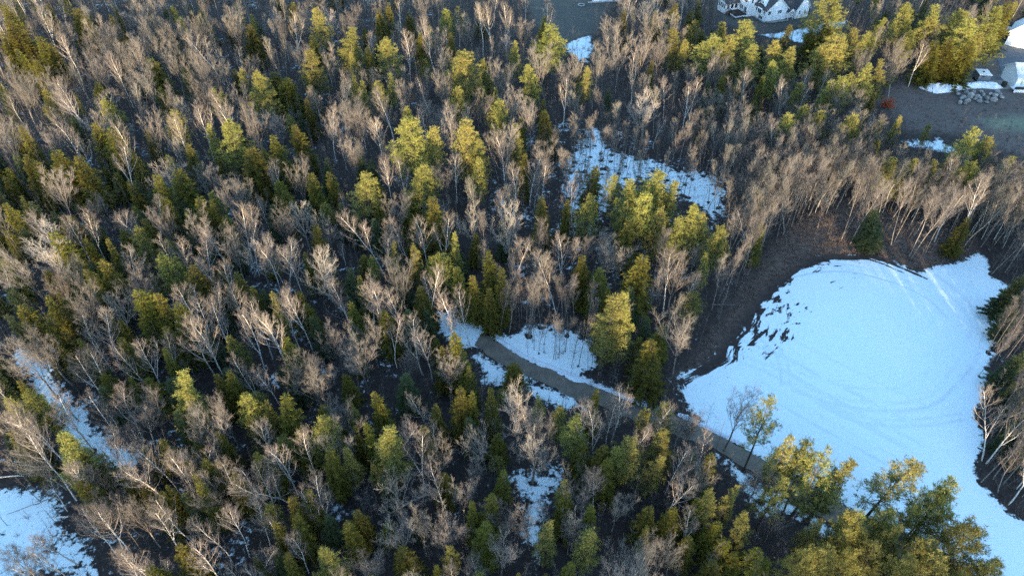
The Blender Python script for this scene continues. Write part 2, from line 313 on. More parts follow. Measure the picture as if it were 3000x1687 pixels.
def pine(seed, h, w, lo=.22, open_=0.0):
    rg = np.random.default_rng(seed); tr, cr = MB(), MB()
    tp, _ = bend_path((0, 0, -.3), (rg.normal(0, .03), rg.normal(0, .03), 1), h * .98, 8, .1, .025, rg); tr.tube(tp, np.linspace(.012 * h, .03, 9), 6, 0)
    P, D, S = [], [], []; nL = int(h * (1 - lo) * (1.55 - .5 * open_)); lob = rg.uniform(.45, 1.2, 7)
    for i in range(nL):
        t = lo + (.99 - lo) * (i + .4 * rg.random()) / nL; u = (t - lo) / (1 - lo)
        prof = min(1, .62 + 1.8 * u) * (1 - u ** (1.0 + .5 * (seed % 3))) ** .78 + .06
        nb = 5
        for k in range(nb):
            if rg.random() < .10 + .3 * open_: continue
            az = i * 2.5 + k * 6.28 / nb + rg.normal(0, .3); L = w * .5 * prof * rg.uniform(.6, 1.2) * lob[int((az % 6.28) / 6.28 * 7) % 7] ** .4
            q, _ = along(tp, min(t, .99)); d0 = np.array([math.cos(az), math.sin(az), .18 + .55 * u])
            bp, _ = bend_path(q, d0, L, 5, .5, .10, rg); cr.tube(bp, np.linspace(.02 + .012 * L, .012, 6), 3, 1)
            nt = max(5, int(L * 7.5))
            for _ in range(nt):
                s = rg.uniform(.28, 1) ** .8; p, ax = along(bp, min(s, .99)); spread = .10 + .42 * L * .35 * (1 - .55 * s)
                c = p + rg.normal(0, 1, 3) * np.array([spread, spread, .11 + .05 * L]); nn = 11
                dd = unit(unit(ax + np.array([0, 0, .55])) * .7 + rg.normal(0, .62, (nn, 3))); ln = rg.uniform(.24, .52, nn)
                P.append(np.repeat(c[None], nn, 0) + rg.normal(0, .06, (nn, 3))); D.append(dd * ln[:, None]); S.append(unit(np.cross(dd, rg.normal(0, 1, (nn, 3)))) * (.020 + .018 * rg.random((nn, 1))))
    cr.leaves(np.concatenate(P), np.concatenate(D), np.concatenate(S), 0)
    return tr, cr

MODELS = {}
def model(kind, trcr, tm, cm, h):
    tr, cr = trcr; cv = np.concatenate(cr.v); MODELS.setdefault(kind, []).append((tr.mesh('trunk', [tm], True), cr.mesh('crown', cm), h, 2.1 * np.percentile(np.hypot(cv[:, 0], cv[:, 1]), 93)))
for i in range(10): model('birch', bare_tree(100 + i, 'birch', 17), M['birch_bark'], [M['birch_limb'], M['birch_twig']], 17.)
for i in range(10): model('maple', bare_tree(200 + i, 'maple', 16), M['grey_bark'], [M['dark_limb'], M['maple_twig']], 16.)
for i in range(5): model('oak', bare_tree(300 + i, 'oak', 16), M['grey_bark'], [M['oak_twig'], M['oak_twig']], 16.)
for i in range(9): model('ash', bare_tree(400 + i, 'ash', 16), M['grey_bark'], [M['dark_limb'], M['ash_twig']], 16.)
for i in range(9): model('aspen', bare_tree(430 + i, 'aspen', 16), M['aspen_bark'], [M['dark_limb'], M['aspen_twig']], 16.)
for i in range(4): model('spruce', hemlock(550 + i, 14, 4.4), M['pine_bark'], [M['spruce'], M['pine_bark']], 14.)
for i in range(8): model('hemlock', hemlock(500 + i, 15, 5.4 + (i % 3) * .8), M['pine_bark'], [M['hemlock'], M['pine_bark']], 15.)
for i in range(8): model('pine', pine(600 + i, 17, 6.0 + (i % 3), .20 + .05 * (i % 3), .15 * (i % 2)), M['pine_bark'], [M['pine'], M['pine_bark']], 17.)
for i in range(3): model('open_pine', pine(700 + i, 17, 7.5, .30, .8), M['pine_bark'], [M['pine'], M['pine_bark']], 17.)
KINDNAME = {'birch': 'birch_tree', 'maple': 'maple_tree', 'oak': 'oak_tree', 'ash': 'ash_tree', 'aspen': 'aspen_tree', 'spruce': 'spruce_tree', 'hemlock': 'hemlock_tree', 'pine': 'pine_tree', 'open_pine': 'pine_tree'}
CROWNW = {'birch': 5.5, 'maple': 7., 'oak': 10., 'ash': 4., 'hemlock': 5.5, 'pine': 7., 'open_pine': 7.5}

# ------------------------------------------------------------------ where the trees stand
TREES = []      # dicts: kind, x, y, h, w (crown width scale), lean, label
def put(kind, n, tx, ty, h=15., wpx=None, lm=None, var=None):
    """a tree told by its tip in one of the nine tiles of the photograph; wpx = crown width there"""
    x, y = tile_at(n, tx, ty, h)
    d = y * ct + (ALT - h * .7) * st
    wm = wpx / 2.576 * d / FPX if wpx else None
    TREES.append(dict(kind=kind, x=x, y=y, h=h, wm=wm, lm=lm, var=var, hand=True)); return TREES[-1]
def base(kind, n, bx, by, h=14., lm=None, tipx=None, tipy=None):
    x, y = tile_at(n, bx, by); TREES.append(dict(kind=kind, x=x, y=y, h=h, wm=None, lm=lm, var=None, hand=True)); return TREES[-1]
H, P_, B, MP, OK_, AS = 'hemlock', 'pine', 'birch', 'maple', 'oak', 'ash'
def many(kind, n, rows):
    for r in rows: put(kind, n, *r)
# tip x, tip y, height m, crown width in tile px, landmark phrase
many(H, 1, [(40, 20, 15, 150), (70, 140, 17, 230), (20, 230, 14, 150), (350, 20, 13, 90), (275, 265, 14, 150), (345, 310, 13, 120), (130, 350, 13, 110), (250, 430, 12, 120), (560, 60, 14, 160), (600, 120, 13, 140), (1870, 160, 14, 150), (2360, 250, 13, 120), (1150, 430, 13, 140), (790, 270, 12, 60), (150, 930, 15, 120, 'the golden narrow hemlock near the snow strip'), (700, 890, 15, 170), (780, 940, 16, 220), (2060, 1010, 15, 170), (2240, 920, 15, 170), (1400, 1070, 13, 140), (440, 1090, 16, 240, 'the broad olive hemlock pair'), (590, 1170, 15, 190), (150, 1150, 14, 150), (240, 1210, 13, 160), (1850, 1080, 16, 260), (1335, 1260, 15, 210), (1160, 1310, 14, 160), (1260, 1150, 12, 120), (2350, 1290, 14, 150), (2480, 1270, 14, 130), (2010, 1095, 13, 110), (980, 1140, 12, 120), (2320, 720, 13, 90), (1660, 830, 13, 90), (2070, 540, 12, 200), (2160, 560, 12, 200), (1200, 640, 11, 110)])
many(P_, 1, [(2420, 20, 18, 170), (2290, 350, 17, 180, 'the pale pine high in the bare wood'), (1905, 480, 19, 220, 'the bright gold lone pine'), (290, 640, 14, 140), (810, 690, 15, 180), (1290, 820, 14, 130), (1680, 900, 17, 220, 'the pale feathery pine over hemlocks'), (1560, 925, 14, 110)])
many(B, 1, [(1560, 190, 18), (270, 60, 16), (2170, 110, 17), (860, 890, 17), (430, 590, 17), (560, 640, 16), (1690, 700, 17), (1750, 790, 18), (840, 410, 16), (1300, 850, 16), (2450, 800, 16), (880, 1120, 15), (2030, 1180, 14), (1480, 820, 15), (640, 690, 15), (470, 900, 15)])
many(MP, 1, [(1130, 170, 17), (1290, 160, 17), (690, 150, 16), (1720, 40, 17), (1780, 90, 16), (1480, 110, 16), (990, 300, 16), (1170, 300, 16), (640, 280, 15), (60, 560, 17), (130, 610, 16), (330, 560, 16), (1060, 500, 16), (1450, 430, 17, None, 'the broad grey maple above the wood gap'), (1560, 440, 16), (1270, 420, 15), (720, 400, 16), (1880, 830, 17, None, 'the pale forked maple above hemlocks'), (1100, 880, 15), (1800, 1330, 14), (2230, 1240, 15), (340, 1290, 15), (1250, 680, 13)])
many(H, 2, [(300, 50, 14, 100), (260, 95, 13, 80), (335, 5, 14, 90), (200, 330, 14, 120), (840, 230, 15, 100), (890, 365, 13, 70), (1510, 100, 14, 100), (1380, 1130, 13, 120), (1885, 1220, 16, 170, 'the dark spire on the clearing edge'), (2360, 440, 12, 70), (2380, 60, 14, 100), (2150, 60, 14, 110), (2510, 5, 15, 130)])
many(P_, 2, [(20, 195, 17, 180), (340, 260, 17, 170, 'the pale pine in the upper wood'), (60, 380, 13, 90), (780, 60, 14, 90), (920, 385, 19, 240, 'the great golden pine in the upper wood'), (1070, 415, 15, 110), (1300, 280, 15, 95), (1570, 160, 19, 220, 'the blue-green pine by the dim lawn'), (1430, 470, 16, 130), (2550, 205, 16, 150), (1840, 460, 15, 110), (890, 635, 15, 110), (1180, 735, 16, 130), (1080, 635, 13, 80), (1190, 640, 13, 80), (90, 555, 14, 85), (160, 585, 14, 85), (285, 600, 14, 110), (360, 530, 14, 85), (505, 790, 14, 80), (500, 885, 21, 250, 'the tallest gold pine clump'), (610, 925, 19, 210), (940, 895, 20, 180, 'the tall slender gold pine'), (1010, 1010, 17, 150), (1330, 920, 16, 120), (1010, 1180, 15, 130), (170, 1285, 16, 200, 'the small gold pyramid pine'), (600, 1220, 17, 220, 'the gold spreading pine below the tallest clump'), (2060, 1300, 14, 110), (2200, 1320, 17, 220), (2340, 1240, 19, 260, 'the big gold pine on the clearing edge'), (2470, 1340, 16, 180)])
many(MP, 2, [(1560, 370, 17), (1740, 410, 16), (70, 60, 16), (1210, 480, 16), (760, 570, 17), (1330, 660, 16), (1080, 690, 16), (50, 770, 17), (110, 800, 16), (820, 890, 17), (1240, 980, 16), (1480, 1010, 16), (60, 1080, 13), (120, 1090, 13), (2110, 300, 16), (2000, 320, 16), (2320, 120, 16), (2120, 150, 16), (2490, 110, 16), (2270, 270, 15), (2400, 280, 15), (1440, 780, 15), (2260, 560, 14)])
put(OK_, 2, 2330, 640, 17, 230, 'the broad bare oak in the snowy clearing')
many(B, 2, [(340, 690, 16), (480, 230, 16), (1560, 5, 16, None, 'the white birch at the dim lawn'), (1240, 1010, 16), (340, 1200, 15), (450, 1200, 14), (690, 210, 16), (610, 130, 15), (1130, 10, 17), (1060, 30, 17), (1250, 20, 17), (620, 790, 15), (260, 860, 16), (950, 780, 14), (1430, 1160, 14), (2240, 400, 15), (1700, 570, 15)])
many(P_, 3, [(330, 150, 16, 170), (480, 135, 18, 230, 'the rounded pine hiding the deck'), (240, 240, 17, 230, 'the rounded pine left of the house'), (400, 260, 17, 190), (90, 140, 14, 95), (20, 285, 14, 70), (560, 330, 15, 150), (720, 290, 15, 130), (830, 350, 15, 150), (690, 430, 14, 150), (1060, 310, 16, 180), (1180, 250, 18, 230, 'the tall pine below the house'), (1300, 200, 15, 130), (1370, 220, 15, 140), (1500, 110, 15, 100), (1140, -40, 21, 250), (1700, -10, 17, 200), (1900, 90, 16, 140), (1960, 20, 18, 190), (2110, 50, 18, 210), (2210, 110, 19, 230), (2390, 50, 20, 230, 'the tall gold pine by the driveway'), (2250, 230, 15, 160), (1740, 230, 14, 100), (1420, 470, 16, 150), (1540, 430, 16, 110), (1280, 520, 14, 95), (1210, 560, 15, 140, 'the pine above the brown maple wood'), (1120, 580, 14, 120), (900, 610, 13, 100), (800, 830, 16, 160, 'the dense pine at the far wood edge'), (930, 780, 15, 120), (1080, 830, 15, 120), (1290, 840, 16, 170), (1480, 900, 13, 130), (1640, 830, 14, 85, 'the small pine at the yard edge'), (1880, 930, 9, 50), (1480, 1030, 12, 85), (1590, 1180, 13, 130), (2240, 960, 17, 210, 'the tall pine below the stony yard'), (2330, 1010, 15, 140), (1750, 1180, 14, 140), (1900, 1200, 14, 130), (2030, 1190, 13, 110), (2200, 1200, 15, 180), (2470, 1160, 14, 140)])
many(H, 3, [(810, 160, 14, 110), (1000, 200, 14, 170), (1140, 170, 14, 190), (1450, 680, 12, 90), (320, 540, 13, 105, 'the dark spire under the house pines'), (620, 550, 12, 90), (2490, 0, 16, 160), (1960, 300, 14, 170), (2060, 280, 14, 180), (2200, 300, 14, 170)])
many(MP, 3, [(1700, 400, 16, None, 'the big bare maple at the yard corner'), (480, 820, 15), (530, 860, 14), (600, 1130, 15), (520, 1180, 15), (700, 1150, 15), (900, 1180, 14), (250, 800, 14), (360, 780, 14), (660, 900, 14), (880, 1220, 14), (1250, 640, 13), (1350, 670, 13), (300, 430, 14), (200, 420, 14), (950, 840, 13), (860, 980, 13), (1000, 890, 13), (1150, 1100, 13), (1300, 1220, 13), (460, 620, 14)])
many(B, 3, [(530, 490, 15), (800, 590, 15), (1850, 310, 14, None, 'the white birch by the dark driveway pines'), (1450, 830, 10), (120, 620, 15), (60, 640, 14), (1080, 500, 13), (930, 640, 13), (400, 860, 14)])
many(H, 4, [(50, 60, 14, 160), (440, 265, 16, 220, 'the sunlit olive hemlock beside the spreading oak'), (775, 340, 14, 100), (800, 470, 15, 170), (635, 310, 13, 120), (640, 560, 14, 160), (740, 540, 11, 70), (1200, 0, 15, 160), (1450, 30, 15, 190), (1565, 45, 14, 90), (1390, 140, 13, 90), (2340, 230, 14, 130), (1490, 515, 16, 190, 'the sharp gold-tipped hemlock cone'), (1760, 600, 14, 160), (320, 760, 14, 110), (430, 730, 14, 120), (1040, 690, 16, 240, 'the broad gold hemlock bank'), (1190, 760, 15, 180), (1310, 850, 15, 200), (1040, 890, 12, 110), (790, 905, 12, 90), (895, 940, 12, 90), (890, 1100, 13, 150), (570, 1110, 12, 100), (2150, 1090, 13, 170), (1200, 1170, 13, 100), (1700, 1310, 13, 130), (2280, 430, 12, 90), (130, 1390, 11, 100), (940, 1390, 11, 100), (1080, 190, 12, 120), (330, 900, 14, 150), (1250, 980, 12, 150), (1640, 1360, 12, 120), (700, 640, 13, 130), (1880, 680, 12, 120)])
many(P_, 4, [(1230, 455, 14, 190, 'the dull green round pine'), (1000, 275, 14, 180), (2040, 720, 14, 125), (1750, 1070, 12, 130), (1290, 1375, 17, 220, 'the bright pine top above the birches'), (1390, 1410, 14, 110)])
many(B, 4, [(590, 130, 15, None, 'the bright bent birch near the oak'), (480, 180, 15), (270, 150, 15), (1080, 60, 14), (990, 60, 14), (1760, 130, 17), (1800, 170, 16), (1600, 260, 15), (2060, 360, 15), (2010, 390, 14), (2180, 400, 14), (1510, 960, 17, None, 'the long white birch over black shade'), (1420, 940, 15), (1380, 750, 15), (1470, 800, 15), (1560, 770, 14), (1620, 860, 14), (2010, 850, 18, None, 'the tall white birch above dark hemlocks'), (1830, 900, 16), (1900, 820, 15), (2230, 750, 16, None, 'the forked white birch'), (2130, 760, 15), (1740, 720, 14), (680, 930, 14), (600, 940, 14), (850, 400, 14), (1650, 500, 14), (1580, 540, 14), (1480, 380, 14), (1240, 350, 14), (1300, 360, 14), (2410, 420, 14), (1400, 570, 14), (640, 1210, 13), (560, 1230, 13), (960, 1140, 13), (1040, 1170, 13), (1170, 1090, 12), (1860, 1250, 13), (2000, 1310, 13)])
many(OK_, 4, [(290, 215, 17, 330, 'the big pale spreading oak'), (1890, 290, 16, 300, 'the wide pale oak above the snow gap'), (2440, 430, 17, 280, 'the tall pale oak beside the birches'), (760, 690, 15, 280), (2230, 20, 15, 240), (2420, 50, 15, 260)])
many(MP, 4, [(540, 740, 15), (1450, 190, 15), (1240, 160, 14), (970, 620, 14), (900, 610, 14), (520, 510, 13), (380, 620, 12), (180, 1090, 14), (290, 1080, 13), (100, 440, 15), (1720, 330, 14), (2480, 980, 14), (2300, 1220, 14), (2420, 1180, 14), (130, 1140, 14)])
many(H, 5, [(700, 30, 16, 200, 'the gold hemlock block above the hollow'), (1540, 10, 15, 140), (1130, 425, 16, 150, 'the gold-tipped dark cone above the snowy road end'), (1210, 570, 15, 130), (2255, 425, 17, 240, 'the tall dark cone with a gold edge'), (1850, 450, 14, 160), (860, 1030, 15, 170, 'the hemlock below the snowy road end'), (970, 1300, 12, 120), (100, 800, 13, 130), (140, 600, 13, 100), (1310, 1300, 8, 170, 'the dark rounded evergreen at the road'), (1950, 570, 13, 200), (1700, 40, 13, 110), (2030, 690, 12, 90), (2180, 200, 14, 160), (80, 1040, 12, 100), (740, 1130, 13, 130), (2370, 1130, 14, 250, 'the gold hemlock beside the snow field'), (1010, 620, 13, 130), (900, 560, 14, 150), (1120, 720, 12, 140), (620, 700, 12, 150)])
many(P_, 5, [(520, 330, 16, 110, 'the small gold pine above the hollow'), (850, 305, 15, 100), (390, 370, 13, 70), (770, 450, 14, 180), (1880, -10, 16, 160), (2150, 60, 14, 110), (2030, 735, 20, 250, 'the tall gold pine pair by the road'), (2190, 765, 19, 200), (220, 470, 11, 90), (380, 520, 11, 80), (2430, 60, 17, 180), (2560, 165, 16, 150), (2300, 10, 17, 180), (660, 480, 12, 120)])
many(B, 5, [(240, 150, 16, None, 'the white birch with a tan crown'), (470, 190, 14), (620, 190, 15), (770, 220, 15), (370, 190, 14), (170, 640, 15), (280, 640, 14), (870, 760, 15, None, 'the birch clump on the snowy road end'), (960, 775, 14), (640, 600, 15, None, 'the hooked white birch'), (1230, 370, 15), (1650, 490, 15), (420, 720, 14), (1680, 300, 15), (360, 980, 12), (560, 1000, 13), (640, 1050, 13), (340, 340, 13), (20, 740, 14), (2520, 460, 16)])
many(MP, 5, [(480, 570, 16, None, 'the tall pale maple above the road end'), (1520, 460, 14), (380, 60, 14), (200, 950, 13), (790, 1260, 12, None, 'the fan maple below the road end'), (2000, 370, 14), (2550, 500, 15), (110, 1150, 13), (40, 1140, 13), (480, 1210, 10)])
many(OK_, 5, [(1280, 100, 17, 260, 'the pale oak above the road end'), (990, 60, 15, 220), (1990, 330, 15, 240)])
many(AS, 5, [(1560, 240, 15), (1750, 360, 14), (1830, 370, 14), (1340, 380, 14), (1060, 130, 14), (1480, 300, 14), (2440, 250, 15), (2380, 560, 14)])
# slim trunks whose feet show on the snow north of the road
for bx, by, h in [(1415, 1098, 14), (1408, 1092, 13), (1425, 1095, 13), (1432, 1085, 12), (1400, 1080, 12), (1455, 1190, 9), (1490, 1218, 8), (1600, 1262, 11), (1642, 1250, 12), (1690, 1205, 10), (1750, 1243, 9), (1790, 1312, 13), (1530, 1150, 8), (1200, 1055, 13), (1265, 1065, 12), (1510, 1025, 11), (1580, 1040, 12), (1655, 1055, 13), (1850, 1090, 13), (1700, 1090, 12), (1320, 870, 12), (1240, 880, 12), (1550, 880, 12), (1480, 800, 12), (1600, 980, 13), (1360, 960, 13), (1460, 980, 13), (1900, 1180, 12), (1680, 980, 13), (1760, 1020, 13)]: base(AS, 5, bx, by, h)
for bx, by, h in [(1195, 370, 17), (1260, 400, 17), (1210, 330, 16), (1570, 415, 17), (1590, 390, 16), (1715, 512, 18), (1705, 495, 17), (1830, 470, 13), (2030, 430, 17), (2330, 620, 16), (2430, 612, 17), (425, 620, 17), (460, 590, 17), (325, 805, 15), (220, 890, 15), (570, 475, 16), (590, 440, 15), (700, 260, 17), (860, 190, 17), (1320, 230, 16), (1450, 330, 16), (1900, 380, 16), (2100, 350, 16), (480, 330, 16), (360, 560, 15), (650, 330, 16), (1020, 120, 16), (1130, 110, 16), (260, 840, 13), (1640, 250, 16), (2250, 420, 16), (2480, 520, 15)]: base(B if rnd.random() < .05 else AS, 6, bx, by, h)
many(P_, 6, [(100, 60, 17, 200), (200, 160, 15, 130), (310, 225, 16, 140, 'the pale pine over the brown slope'), (90, 745, 9, 170, 'the low round gold pine by the slope'), (200, 430, 12, 90)])
many('spruce', 6, [(2570, 600, 12, 150), (2590, 790, 11, 150, 'the shade-darkened hemlock on the field edge'), (2580, 1190, 10, 150)])  # hemlocks, their shade put into the colour by dark spruce needles
for bx, by, h in [(2440, 900, 13), (2400, 1085, 13), (2345, 1185, 14), (2440, 1255, 13), (2300, 1215, 12), (2490, 1000, 14), (2520, 1350, 13), (2370, 1280, 12), (2500, 860, 14), (2480, 760, 14), (2420, 1160, 14), (2540, 1120, 13), (2290, 1330, 11), (2230, 1390, 11)]: base(AS, 6, bx, by, h)
many('spruce', 6, [(1520, 130, 11, 190, 'the darkened hemlock above the field')])  # a hemlock, darkened by spruce needles in place of its own
many(H, 6, [ (620, 200, 12, 120)])
for bx, by, h in [(2400, 300, 8), (2450, 450, 9), (2500, 200, 8), (2555, 400, 9), (2350, 520, 7), (2540, 600, 8), (2470, 640, 7), (2560, 120, 9), (2380, 160, 7)]: base('spruce', 9, bx, by, h)  # low dark hemlocks, built as spruces for the darker needles
for bx, by, h, k in [(2260, 580, 15, B), (2290, 600, 15, B), (2340, 720, 15, AS), (2420, 750, 14, AS), (2460, 910, 15, B), (2250, 745, 14, AS), (2380, 820, 13, AS), (2520, 790, 14, B), (2560, 860, 14, AS), (2330, 480, 14, AS), (2300, 380, 13, AS), (2540, 640, 15, B), (2440, 400, 14, AS), (2360, 260, 13, AS)]: base(k, 9, bx, by, h)
many(P_, 7, [(50, 90, 14, 130), (190, 15, 15, 170), (500, 350, 16, 290, 'the big bright pine by the snow strip'), (1400, 60, 14, 140), (1830, 75, 14, 160), (2410, 215, 15, 230, 'the bright yellow pine at the wood middle'), (1470, 665, 12, 120, 'the small bright pine among dark trees'), (1160, 405, 12, 120), (2010, 900, 11, 130), (2420, 1185, 13, 210), (2390, 1400, 10, 100)])
many(H, 7, [(2080, 85, 15, 200), (1985, 100, 14, 130), (2150, 160, 13, 100), (2450, 485, 13, 180), (1060, 775, 11, 120), (1530, 555, 12, 170), (2180, 870, 13, 180), (1340, 1170, 13, 180), (1910, 1305, 9, 90), (2160, 1275, 11, 120), (1250, 760, 11, 120), (1040, 430, 11, 100), (60, 330, 13, 150), (620, 480, 12, 130), (1420, 560, 12, 140), (900, 620, 12, 150), (1500, 760, 12, 150), (1960, 500, 12, 180), (1760, 640, 12, 160), (2250, 320, 12, 150), (60, 240, 13, 140), (1180, 820, 11, 140), (1620, 320, 12, 150), (2230, 980, 12, 150), (2080, 1020, 12, 140), (1430, 1310, 10, 140), (2300, 800, 12, 160), (1650, 560, 12, 150), (560, 700, 12, 160)])
many(B, 7, [(385, 70, 15, None, 'the thin birch above the snow strip'), (155, 140, 17), (30, 210, 16), (170, 390, 17, None, 'the white birch left of the bright pine'), (1030, 520, 15, None, 'the brightest white birch'), (1130, 460, 14), (1230, 560, 15), (1310, 540, 13), (2080, 420, 15, None, 'the pale birch pair in black shade'), (2040, 520, 14), (1860, 540, 14), (1930, 640, 12), (640, 930, 14), (590, 950, 13), (710, 960, 14), (1150, 950, 13), (1560, 1030, 12), (1690, 960, 13), (2260, 360, 13), (2370, 690, 14), (820, 440, 14), (740, 90, 14), (830, 20, 14), (690, 380, 13), (900, 300, 10), (1000, 240, 11), (930, 290, 11), (1520, 430, 12), (1380, 480, 12), (1080, 1210, 12), (840, 1260, 12), (960, 1270, 12), (1500, 1220, 12), (1780, 1230, 11), (2190, 1110, 12), (1880, 930, 12), (1660, 610, 12), (290, 1050, 12), (270, 1220, 12), (30, 1220, 12), (100, 1340, 12), (1390, 620, 12), (2000, 1000, 11), (1270, 880, 12), (2320, 830, 12), (300, 720, 9), (1750, 1370, 10), (1900, 1400, 10), (500, 650, 13)])
many(MP, 7, [(930, 850, 14, 200, 'the reddish fan maple'), (1600, 60, 16, 220, 'the curved grey maple in the lower wood'), (1560, 170, 14), (820, 820, 12), (1590, 650, 13), (640, 560, 12), (1020, 30, 14), (2540, 330, 13)])
many(P_, 8, [(350, 355, 15, 270, 'the gold pine above the huge oak'), (70, 465, 11, 150), (230, 585, 9, 80), (1555, 1045, 12, 150, 'the gold pine by the lower snow gap'), (810, 1215, 11, 120), (1780, 225, 13, 180), (1500, 80, 11, 90), (2200, 400, 13, 230), (2330, 180, 12, 120), (2480, 330, 13, 190), (1680, 690, 11, 120), (2300, 1080, 9, 90), (2100, 480, 12, 160), (1640, 160, 11, 120), (2470, 130, 12, 140), (2380, 520, 12, 150)])
many(H, 8, [(265, 25, 14, 150), (890, 40, 14, 190, 'the gold hemlock pair below the road'), (960, 20, 13, 110), (1140, 35, 13, 130), (180, 265, 12, 120), (80, 305, 11, 80), (1110, 815, 13, 170, 'the gold and dark hemlock near the lower snow'), (1000, 890, 12, 130), (480, 1240, 11, 210), (1330, 1400, 9, 100), (1560, 1415, 8, 90), (1920, 5, 13, 110), (710, 1345, 9, 70), (1740, 1320, 10, 140), (2330, 880, 11, 170), (2030, 560, 11, 150), (700, 130, 12, 140), (640, 320, 11, 130), (1690, 820, 11, 170), (120, 900, 11, 160), (60, 1020, 11, 170), (2480, 900, 11, 160), (1900, 900, 11, 150), (1200, 620, 10, 120)])
many(OK_, 8, [(380, 640, 14, 420, 'the huge pale bare oak'), (1340, 20, 16, 330, 'the pale oak with the dark trunk'), (1080, 260, 14, 270), (790, 880, 13, 260, 'the smaller oak right of the huge one'), (420, 1010, 12, 260), (1460, 350, 14, 260), (1200, 1130, 12, 220), (2160, 1150, 12, 260), (1770, 960, 11, 230)])
many(MP, 8, [(2110, 760, 13, 230, 'the dense fan maple in the lower wood'), (1560, 290, 13), (680, 470, 12), (900, 740, 11), (740, 1080, 11), (220, 1240, 11), (1230, 830, 12), (1860, 780, 12), (2290, 1130, 11), (590, 1010, 11), (1010, 570, 10), (470, 330, 9), (1430, 960, 11), (1740, 1020, 10), (2440, 1180, 11)])
many(B, 8, [(600, 460, 13, None, 'the slim white birch right of the huge oak'), (2110, 10, 15, None, 'the tall white birch against the road'), (1960, 200, 14), (1800, 190, 14), (760, 650, 12), (690, 280, 11), (390, 130, 14), (600, 30, 12), (1440, 120, 12), (1940, 670, 11), (2540, 700, 13, None, 'the bent white birch in the lower wood'), (2050, 160, 13), (1540, 890, 9), (840, 1310, 9), (2240, 250, 13), (970, 1300, 9), (2420, 160, 13)])
t = put('open_pine', 9, 700, 80, 19, 210, 'the lone upright pine at the road', 0)
put('open_pine', 9, 1740, 490, 19, 330, 'the open-branched pine against the snow', 1)
many(P_, 9, [(840, 370, 18, 190), (930, 400, 17, 170), (1120, 440, 20, 300, 'the big gold pine in front of the snow'), (1030, 470, 18, 200), (1240, 520, 18, 220), (2090, 730, 18, 300, 'the broad pine at the field corner'), (1980, 780, 16, 200), (2260, 1050, 17, 330, 'the lowest broad pine'), (1570, 920, 15, 210), (1780, 950, 14, 170), (1330, 960, 15, 220), (1000, 1000, 14, 160), (1430, 1010, 15, 200), (1650, 1090, 15, 220), (1870, 1170, 15, 220), (1230, 1080, 14, 200), (1090, 1200, 14, 210), (1500, 1200, 14, 210), (1720, 1280, 14, 220), (2000, 1260, 15, 230), (500, 960, 13, 130), (280, 730, 15, 160), (760, 680, 15, 180), (1310, 1270, 13, 200), (930, 1190, 13, 180), (2390, 1280, 15, 220), (2120, 1380, 14, 220), (390, 760, 13, 120)])
for t_ in TREES[-28:]:
    if rnd.random() < .4: t_['kind'] = 'open_pine'; t_['wm'] *= 1.1
many(H, 9, [(200, 540, 12, 160), (70, 470, 11, 120), (560, 1200, 10, 210), (330, 1150, 9, 170), (100, 860, 10, 160), (240, 1010, 9, 160), (640, 1330, 8, 160), (60, 1120, 9, 160), (430, 1290, 8, 150)])
many(MP, 9, [(450, 130, 13, None, 'the small bare maple in front of the snow'), (600, 640, 10), (120, 560, 12), (60, 200, 12), (730, 980, 8), (480, 640, 9)])
many(B, 9, [(20, 640, 12), (110, 960, 11, None, 'the white forked birch low in the dark wood'), (160, 430, 12), (30, 170, 12), (690, 420, 12)])

q_ = 0
while q_ < 75:                                               # slim poles standing in the snowy clearing
    u, v = rnd.uniform(1400, 1842), rnd.uniform(300, 600)
    if inside1(CLEARING, u, v):
        x, y = at(u, v); TREES.append(dict(kind='ash' if rnd.random() < .8 else 'aspen', x=x, y=y, h=rnd.uniform(8, 14), wm=None, lm=None, var=None, hand=True)); q_ += 1
NHAND = len(TREES)
# ---- the rest of the wood: scattered, but never where the photograph shows open ground
CLEAR = [(FIELD, 0), (ROADPOLY[:9] + ROADPOLY[-9:], .13), (ROADEND, .0), (NORTHBANK, .08), (SOUTHBANK, .3), (CLEARING, .42), (LEFTSTRIP, .1), (LOWERLEFT, .25), (LOWERMID, .4), (TOPSNOW, .3), (LAWN, .03), (YARD, 0), (HOUSEYARD, 0), (YARDSNOW, 0), (HOUSESNOW, 0), (SOUTHBANK2, .35), ([(2200, 255), (2280, 330), (2420, 345), (2470, 330), (2576, 300), (2576, 180), (2330, 170)], 0), ([(1800, 890), (1850, 800), (1930, 715), (1985, 670), (2180, 630), (2400, 640), (2300, 600), (2080, 570), (2000, 600), (1930, 640), (1830, 790), (1780, 890)], .04)]
CLEARW = [gp(p) for p, _ in CLEAR[:1]]
GRID = {}
def cell(x, y): return (int(x // 5), int(y // 5))
for t in TREES: GRID.setdefault(cell(t['x'], t['y']), []).append(t)
def near(x, y, r, conifer):
    cx, cy = cell(x, y)
    for i in (-1, 0, 1):
        for j in (-1, 0, 1):
            for t in GRID.get((cx + i, cy + j), ()):
                if (t['x'] - x) ** 2 + (t['y'] - y) ** 2 < r * r: return True
    return False
def mix_at(u, v):
    if u < 1300 and v < 470: return dict(maple=.34, birch=.12, ash=.16, hemlock=.10, oak=.03, pine=.03, aspen=.18, spruce=.04)
    if u < 1150: return dict(maple=.11, birch=.15, ash=.08, hemlock=.34, oak=.03, pine=.03, aspen=.08, spruce=.26)
    if u > 1780 and v < 300: return dict(maple=.32, ash=.24, pine=.16, hemlock=.08, birch=.02, aspen=.14, spruce=.06)
    if v < 1000: return dict(maple=.20, ash=.36, hemlock=.10, birch=.12, oak=.02, aspen=.14, spruce=.06)
    return dict(maple=.20, ash=.12, hemlock=.24, birch=.10, oak=.05, pine=.13, aspen=.10, spruce=.08)
